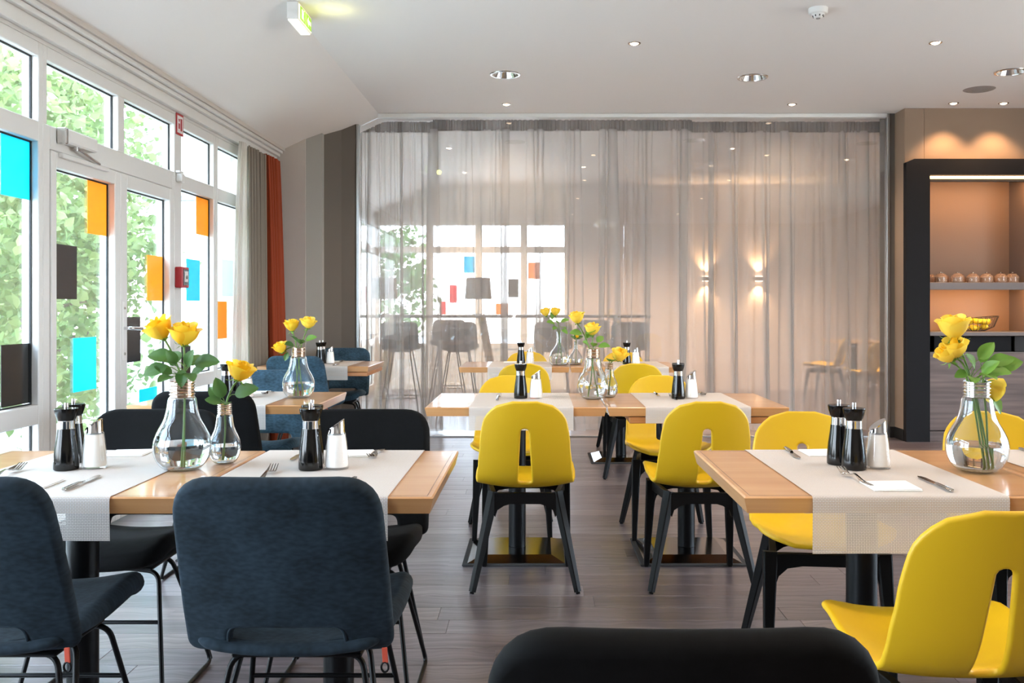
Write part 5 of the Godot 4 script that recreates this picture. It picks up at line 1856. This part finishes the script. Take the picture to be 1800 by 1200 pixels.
# ---------------------------------------------------------------- the room behind the curtain
func next_room():
	var df := 13.7
	# its window front: left flank and end wall
	var k := 9
	var d := 9.1
	structure("wall_left", span_mesh(D(-2.5, 0, 8.85), D(XW, 2.60, 9.1), 0), M.frame_white)
	while d < 13.4:
		window_bay("window_%d" % k, ["first", "second", "third", "fourth"][k - 9] + " flank window beyond the sheer curtain", d, d + 0.07, d + 1.06, d + 1.13)
		k += 1
		d += 1.13
	structure("wall_left", span_mesh(D(-2.56, 2.46, 8.40), D(XW, 2.60, 13.9), 0), M.frame_white)
	structure("wall_left", span_mesh(D(-2.5, 0, d), D(XW, 2.46, 13.9), 0), M.frame_white)
	var bays := [[-2.36, -1.58, "end window beyond the curtain that shows the trees"], [-1.58, -0.86, "end window beyond the curtain with red films"], [-0.86, -0.20, "end window beyond the curtain with the orange film at the sill"], [-0.20, 0.44, "end window beyond the curtain with the orange film on top"]]
	for q in bays:
		var w := structure_root("window_%d" % k, q[2])
		k += 1
		var g := Geo.new()
		var a: float = q[0]
		var b: float = q[1]
		for s in [[a, a + 0.05, 0.0, 2.46], [b - 0.05, b, 0.0, 2.46], [a + 0.05, b - 0.05, 2.40, 2.46], [a + 0.05, b - 0.05, 2.0, 2.09], [a + 0.05, b - 0.05, 0.60, 0.68], [a + 0.05, b - 0.05, 0.0, 0.10]]:
			g.span(D(s[0], s[2], df), D(s[1], s[3], df + 0.08), 0.004)
		part(w, "frame", g.mesh(), M.frame_white)
		part(w, "parapet_panel", span_mesh(D(a + 0.05, 0.10, df + 0.02), D(b - 0.05, 0.60, df + 0.06), 0.002), M.frame_white)
		for s in [[2.09, 2.40], [0.68, 2.0]]:
			part(w, "pane", span_mesh(D(a + 0.045, s[0] - 0.005, df + 0.04), D(b - 0.045, s[1] + 0.005, df + 0.046), 0), M.glass)
	var films := [["red", -2.55 + 0.06, -2.40, 1.27, 1.50, 0], ["red", -1.29, -1.18, 1.27, 1.53, 1], ["red", -1.43, -1.34, 1.10, 1.29, 1], ["cyan", -1.08, -0.92, 1.71, 1.95, 1], ["black", -0.43, -0.28, 1.35, 1.62, 2], ["orange", -0.61, -0.43, 1.10, 1.26, 2], ["orange", -0.14, 0.03, 1.62, 1.86, 3]]
	for q in films:
		if q[5] == 0: continue
		var w := get_node("window_%d" % (k - 4 + q[5]))
		part(w, "colour_film", span_mesh(D(q[1], q[3], df + 0.036), D(q[2], q[4], df + 0.039), 0), M["film_" + q[0]], Transform3D(), q[0] + " film square")
	var w0 := get_node("window_12")
	part(w0, "colour_film", span_mesh(D(-2.402, 1.27, 13.0), D(-2.3995, 1.50, 13.2), 0), M.film_red, Transform3D(), "red film square")
	structure("wall_back", span_mesh(D(-2.5, 2.46, df), D(0.44, 3.0, df + 0.2), 0), M.wall_white, "white wall above the end windows beyond the curtain")
	structure("wall_back", span_mesh(D(0.44, 0, df), D(6.0, 3.0, df + 0.2), 0), M.wall_pink, "pale end wall beyond the curtain")
	# bar tables
	for q in [[-1.92, -0.28, "long grey bar table with timber trestle legs beyond the curtain, window end"], [-0.24, 1.22, "long grey bar table beyond the curtain, buffet end"]]:
		var t := thing("bar_table", q[2], "table", D((q[0] + q[1]) * 0.5, 0, 10.45), 0.0, "bar tables beyond the curtain")
		var hw: float = (q[1] - q[0]) * 0.5
		part(t, "table_top", span_mesh(Vector3(-hw, 1.09, -0.36), Vector3(hw, 1.122, 0.36), 0.004), M.grey_top)
		for sx in [-1.0, 1.0]:
			for sz in [-1.0, 1.0]:
				var g := Geo.new()
				g.bar(Vector3(sx * (hw - 0.34), 1.09, sz * 0.12), Vector3(sx * (hw - 0.14), 0.0, sz * 0.31), Vector2(0.07, 0.05), Vector2(0.06, 0.045), Vector3.RIGHT)
				part(t, "leg", g.mesh(), M.pale_wood)
			part(t, "foot_rail", tube_mesh([Vector3(sx * (hw - 0.19), 0.28, -0.25), Vector3(sx * (hw - 0.19), 0.28, 0.25)], 0.012, 8), M.black_metal)
	# stools
	var st: Node3D
	var sp := [[-1.42, 9.80, "bar stool beyond the curtain nearest the window end"], [-1.05, 11.0, "bar stool on the far side of the window end bar table"], [-0.82, 9.80, "bar stool beyond the curtain, second from the window end"], [0.16, 9.80, "bar stool beyond the curtain behind the round flask"], [0.66, 11.0, "bar stool on the far side of the buffet end bar table"], [0.95, 9.80, "bar stool beyond the curtain nearest the buffet end"]]
	for q in sp:
		var turn := 0.0 if q[1] < 10.4 else PI
		if st:
			copy(st, q[2], D(q[0], 0, q[1]), turn, "bar_stool")
			continue
		st = thing("bar_stool", q[2], "bar stool", D(q[0], 0, q[1]), turn, "bar stools beyond the curtain")
		var seat := rounded([Vector2(-0.2, -0.19), Vector2(0.2, -0.19), Vector2(0.2, 0.19), Vector2(-0.2, 0.19)], [0.09, 0.09, 0.07, 0.07], 5)
		part(st, "seat", shell(resample(seat, 0.03), [], 0.05, 0.022, 0.04, func(p: Vector2) -> Vector3: return Vector3(p.x, 0.775 + 0.03 * pow(p.x / 0.2, 2.0), -p.y)), M.stool_grey)
		var back := rounded([Vector2(-0.2, 0.80), Vector2(0.2, 0.80), Vector2(0.19, 1.055), Vector2(-0.19, 1.055)], [0.03, 0.03, 0.06, 0.06], 5)
		part(st, "backrest", shell(resample(back, 0.03), [], 0.04, 0.018, 0.04, func(p: Vector2) -> Vector3: return Vector3(p.x, p.y, 0.185 + 0.12 * (p.y - 0.8) - 0.05 * pow(p.x / 0.2, 2.0))), M.stool_grey)
		for s in [-1.0, 1.0]:
			part(st, "leg_frame", tube_mesh(bent([Vector3(s * 0.10, 0.75, -0.10), Vector3(s * 0.22, 0.008, -0.21), Vector3(s * 0.22, 0.008, 0.21), Vector3(s * 0.10, 0.75, 0.10)], 0.04, 4), 0.007, 7), M.black_metal)
		for s in [-1.0, 1.0]:
			part(st, "foot_rest", tube_mesh([Vector3(-0.185, 0.27, s * 0.175), Vector3(0.185, 0.27, s * 0.175)], 0.006, 7), M.black_metal)
		part(st, "seat_bracket", span_mesh(Vector3(-0.11, 0.742, -0.11), Vector3(0.11, 0.755, 0.11), 0.002), M.black_metal)
	# shaded lamps on the bar tables
	for q in [[-1.70, 10.4, "grey shaded table lamp beyond the curtain, window end"], [-0.66, 10.45, "grey shaded table lamp beyond the curtain, middle"]]:
		var t := thing("table_lamp", q[2], "lamp", D(q[0], 1.122, q[1]), 0.0, "grey shaded lamps on the bar tables")
		part(t, "base", lathe_mesh([Vector2(0, 0.012), Vector2(0.07, 0.012), Vector2(0.075, 0.0), Vector2(0, 0.0)], 24), M.steel)
		part(t, "pole", tube_mesh([Vector3(0, 0.01, 0), Vector3(0, 0.30, 0)], 0.007, 10), M.steel)
		part(t, "shade", lathe_mesh([Vector2(0.150, 0.175), Vector2(0.132, 0.41)], 32), M.grey_shade)
		part(t, "shade_ring", lathe_mesh([Vector2(0.007, 0.298), Vector2(0.14, 0.298)], 24), M.steel)
	# two wall lamps, a side table, two yellow chairs on the far side
	for q in [[2.45, "wall lamp beyond the curtain throwing a cone up and down, nearer the middle"], [3.22, "wall lamp beyond the curtain throwing a cone up and down, nearer the buffet"]]:
		var t := thing("wall_lamp", q[1], "wall lamp", D(q[0], 1.62, df), 0.0, "wall lamps beyond the curtain")
		part(t, "body", span_mesh(Vector3(-0.07, -0.03, 0.0), Vector3(0.07, 0.03, 0.10), 0.006), M.steel)
		for s in [-1.0, 1.0]:
			part(t, "lens", span_mesh(Vector3(-0.05, s * 0.034 - 0.004, 0.02), Vector3(0.05, s * 0.034 + 0.004, 0.085), 0.001), M.lamp_warm)
			var l := SpotLight3D.new()
			l.name = "lamp_light"
			l.light_color = rgb(255, 206, 150)
			l.light_energy = 1.2
			l.spot_angle = 48.0
			l.spot_angle_attenuation = 0.8
			l.spot_range = 6.0
			l.spot_attenuation = 2.0
			l.light_size = 0.03
			l.shadow_enabled = true
			l.position = Vector3(0, s * 0.05, 0.06)
			l.rotation.x = s * PI / 2
			t.add_child(l, true)
	var t := thing("side_table", "pale wooden table among the yellow chairs beyond the curtain", "table", D(4.35, 0, 12.9))
	part(t, "table_top", span_mesh(Vector3(-0.36, 0.72, -0.36), Vector3(0.36, 0.752, 0.36), 0.004), M.pale_wood)
	part(t, "column", tube_mesh([Vector3(0, 0.02, 0), Vector3(0, 0.72, 0)], 0.04, 16), M.black_metal)
	part(t, "base_plate", span_mesh(Vector3(-0.22, 0, -0.22), Vector3(0.22, 0.02, 0.22), 0.004), M.black_metal)
	var y1: Node3D = get_node("yellow_chair")
	copy(y1, "yellow chair turned away beyond the sheer curtain, nearer the buffet", D(3.86, 0, 10.95), 0.25, "yellow_chair")
	copy(y1, "yellow chair seen sideways beyond the sheer curtain", D(3.72, 0, 12.15), 0.9, "yellow_chair")
	# downlights of that room
	var ring_m: Mesh
	var lens_m: Mesh
	for c in get_node("downlight").get_children():
		if String(c.name).begins_with("trim"): ring_m = c.mesh
		if String(c.name).begins_with("lens"): lens_m = c.mesh
	var n := 0
	for q in [[-1.0, 10.58, "near the window end"], [-0.97, 12.5, "over the end windows"], [0.589, 12.0, "brightest in the middle"], [2.2, 11.9, "before the pale end wall"], [2.2, 10.6, "toward the buffet"], [3.75, 11.4, "farthest toward the buffet side"]]:
		var u := thing("downlight", "small lit downlight beyond the sheer curtain, " + q[2], "ceiling light", D(q[0], HC - 0.0005, q[1]), 0.0, "small downlights beyond the curtain")
		part(u, "trim_ring", ring_m, M.steel)
		part(u, "lens", lens_m, M.lamp_warm)
		spot(u, Vector3(0, -0.03, 0), rgb(255, 216, 176), NEXT_E, 66.0)
	exit_sign("exit_sign", "lit exit sign seen through the sheer curtain", D(0.98, 2.44, 13.66), 1.2)

# ---------------------------------------------------------------- outside
func garden():
	var g := Geo.new()
	structure("ground", span_mesh(D(-40, -0.25, -14), D(-2.5, -0.06, 40), 0), M.stone_pale, "pale paved ground outside the windows")
	structure("ground", span_mesh(D(-2.5, -0.25, 16.0), D(20, -0.06, 40), 0), M.stone_pale)
	# white house behind the far windows
	var t := thing("white_house", "bright white rendered house outside beyond the window posts", "building", D(-4.75, 0, 15.6))
	part(t, "wall", span_mesh(Vector3(-1.35, -0.05, -3.0), Vector3(1.35, 4.6, 1.0), 0), M.render_white)
	part(t, "string_course", span_mesh(Vector3(-1.38, 2.86, 1.0), Vector3(1.38, 2.94, 1.05), 0.004), M.roof_grey)
	part(t, "roof", span_mesh(Vector3(-1.5, 4.6, -3.1), Vector3(1.5, 4.72, 1.15), 0.01), M.roof_grey)
	part(t, "downpipe", tube_mesh([Vector3(0.55, 0, 1.06), Vector3(0.55, 4.6, 1.06)], 0.05, 10), M.roof_grey)
	var r := RandomNumberGenerator.new()
	r.seed = 99
	var leaf := Geo.new()
	leaf.grid([[Vector3(-0.04, 0, 0.0), Vector3(0, 0.0, 0.0), Vector3(0.04, 0, 0.0)], [Vector3(-0.42, 0.10, 0.4), Vector3(0, 0.0, 0.4), Vector3(0.42, 0.10, 0.4)], [Vector3(-0.34, 0.06, 0.75), Vector3(0, -0.05, 0.75), Vector3(0.34, 0.06, 0.75)], [Vector3(-0.01, -0.16, 1.2), Vector3(0, -0.16, 1.2), Vector3(0.01, -0.16, 1.2)]], false, false)
	var lm := leaf.mesh()
	# x, d, height, crown radius, crown bottom, leaves, leaf size, material, kind
	var trees := [
		[-5.75, 10.8, 6.4, 1.35, 0.4, 3200, 0.085, "tree_leaf", "leafy pale green tree behind the first door leaf"],
		[-4.5, 8.3, 3.4, 0.95, 0.2, 2200, 0.075, "tree_leaf_pale", "bright yellow green bush behind the double door"],
		[-4.4, 6.5, 3.9, 1.0, 0.3, 2200, 0.075, "tree_leaf_pale", "pale bush close outside the cut off window"],
		[-7.8, 13.6, 6.6, 1.5, 0.6, 2200, 0.105, "tree_leaf", "tall tree farther back, beside the white house"],
		[-10.2, 17.0, 8.0, 2.4, 0.8, 3000, 0.14, "tree_leaf_pale", "broad tree farthest back in the garden"],
		[-8.2, 11.4, 6.8, 1.9, 0.6, 2600, 0.115, "tree_leaf", "broad tree behind the cut off window"],
		[-6.0, 3.6, 4.6, 1.4, 0.5, 2000, 0.09, "tree_leaf", "garden tree beside the camera"],
		[-2.75, 17.6, 4.6, 0.75, 0.4, 1200, 0.10, "hedge_leaf", "dark green tree outside the end window beyond the curtain"],
	]
	for q in trees:
		var o := thing("tree", q[8], "tree", D(q[0], -0.06, q[1]), 0.0, "garden trees and bushes")
		var trunk := []
		for k in 6: trunk.append(Vector3(0.06 * sin(k * 1.3 + q[0]), q[2] * 0.85 * k / 5.0, 0.05 * cos(k * 1.7)))
		var rad := []
		for k in 6: rad.append(lerpf(0.085, 0.02, k / 5.0) * q[3] / 1.4)
		part(o, "trunk", tube_mesh(trunk, rad, 8), M.bark)
		for k in 7:
			var a := r.randf() * TAU
			var y0 := lerpf(q[4] + 0.2, q[2] * 0.7, k / 6.0)
			var b0 := Vector3(0.0, y0, 0.0)
			var b1: Vector3 = b0 + Vector3(cos(a), 0.5, sin(a)) * q[3] * r.randf_range(0.5, 0.8)
			part(o, "branch", tube_mesh([b0, b0.lerp(b1, 0.5) + Vector3(0, 0.08, 0), b1], [0.03, 0.02, 0.006], 5), M.bark)
		var mm := MultiMesh.new()
		mm.transform_format = MultiMesh.TRANSFORM_3D
		mm.use_colors = true
		mm.mesh = lm
		mm.instance_count = q[5] * 3
		var clumps := []
		for k in 60:
			var u := r.randf()
			var ang := r.randf() * TAU
			var yy := lerpf(q[4], q[2], u)
			var rr: float = q[3] * pow(sin(PI * clampf(u * 0.80 + 0.14, 0, 1)), 0.35) * r.randf_range(0.35, 0.95)
			clumps.append(Vector3(cos(ang) * rr, yy, sin(ang) * rr))
		for k in q[5] * 3:
			var c: Vector3 = clumps[r.randi() % 60]
			var off: Vector3 = Vector3(r.randfn(), r.randfn(), r.randfn()) * 0.20 * q[3]
			var b := Basis(Vector3(r.randf_range(-1, 1), r.randf_range(-1, 1), r.randf_range(-1, 1)).normalized(), r.randf() * TAU).scaled(Vector3.ONE * q[6] * r.randf_range(0.7, 1.4))
			mm.set_instance_transform(k, Transform3D(b, c + off))
			var tone := r.randf_range(0.75, 1.15)
			mm.set_instance_color(k, Color(tone * r.randf_range(0.92, 1.12), tone, tone * r.randf_range(0.85, 1.0)))
		var mi := MultiMeshInstance3D.new()
		mi.name = "foliage"
		mi.multimesh = mm
		mi.material_override = M[q[7]]
		mi.set_meta("kind", "stuff")
		o.add_child(mi)
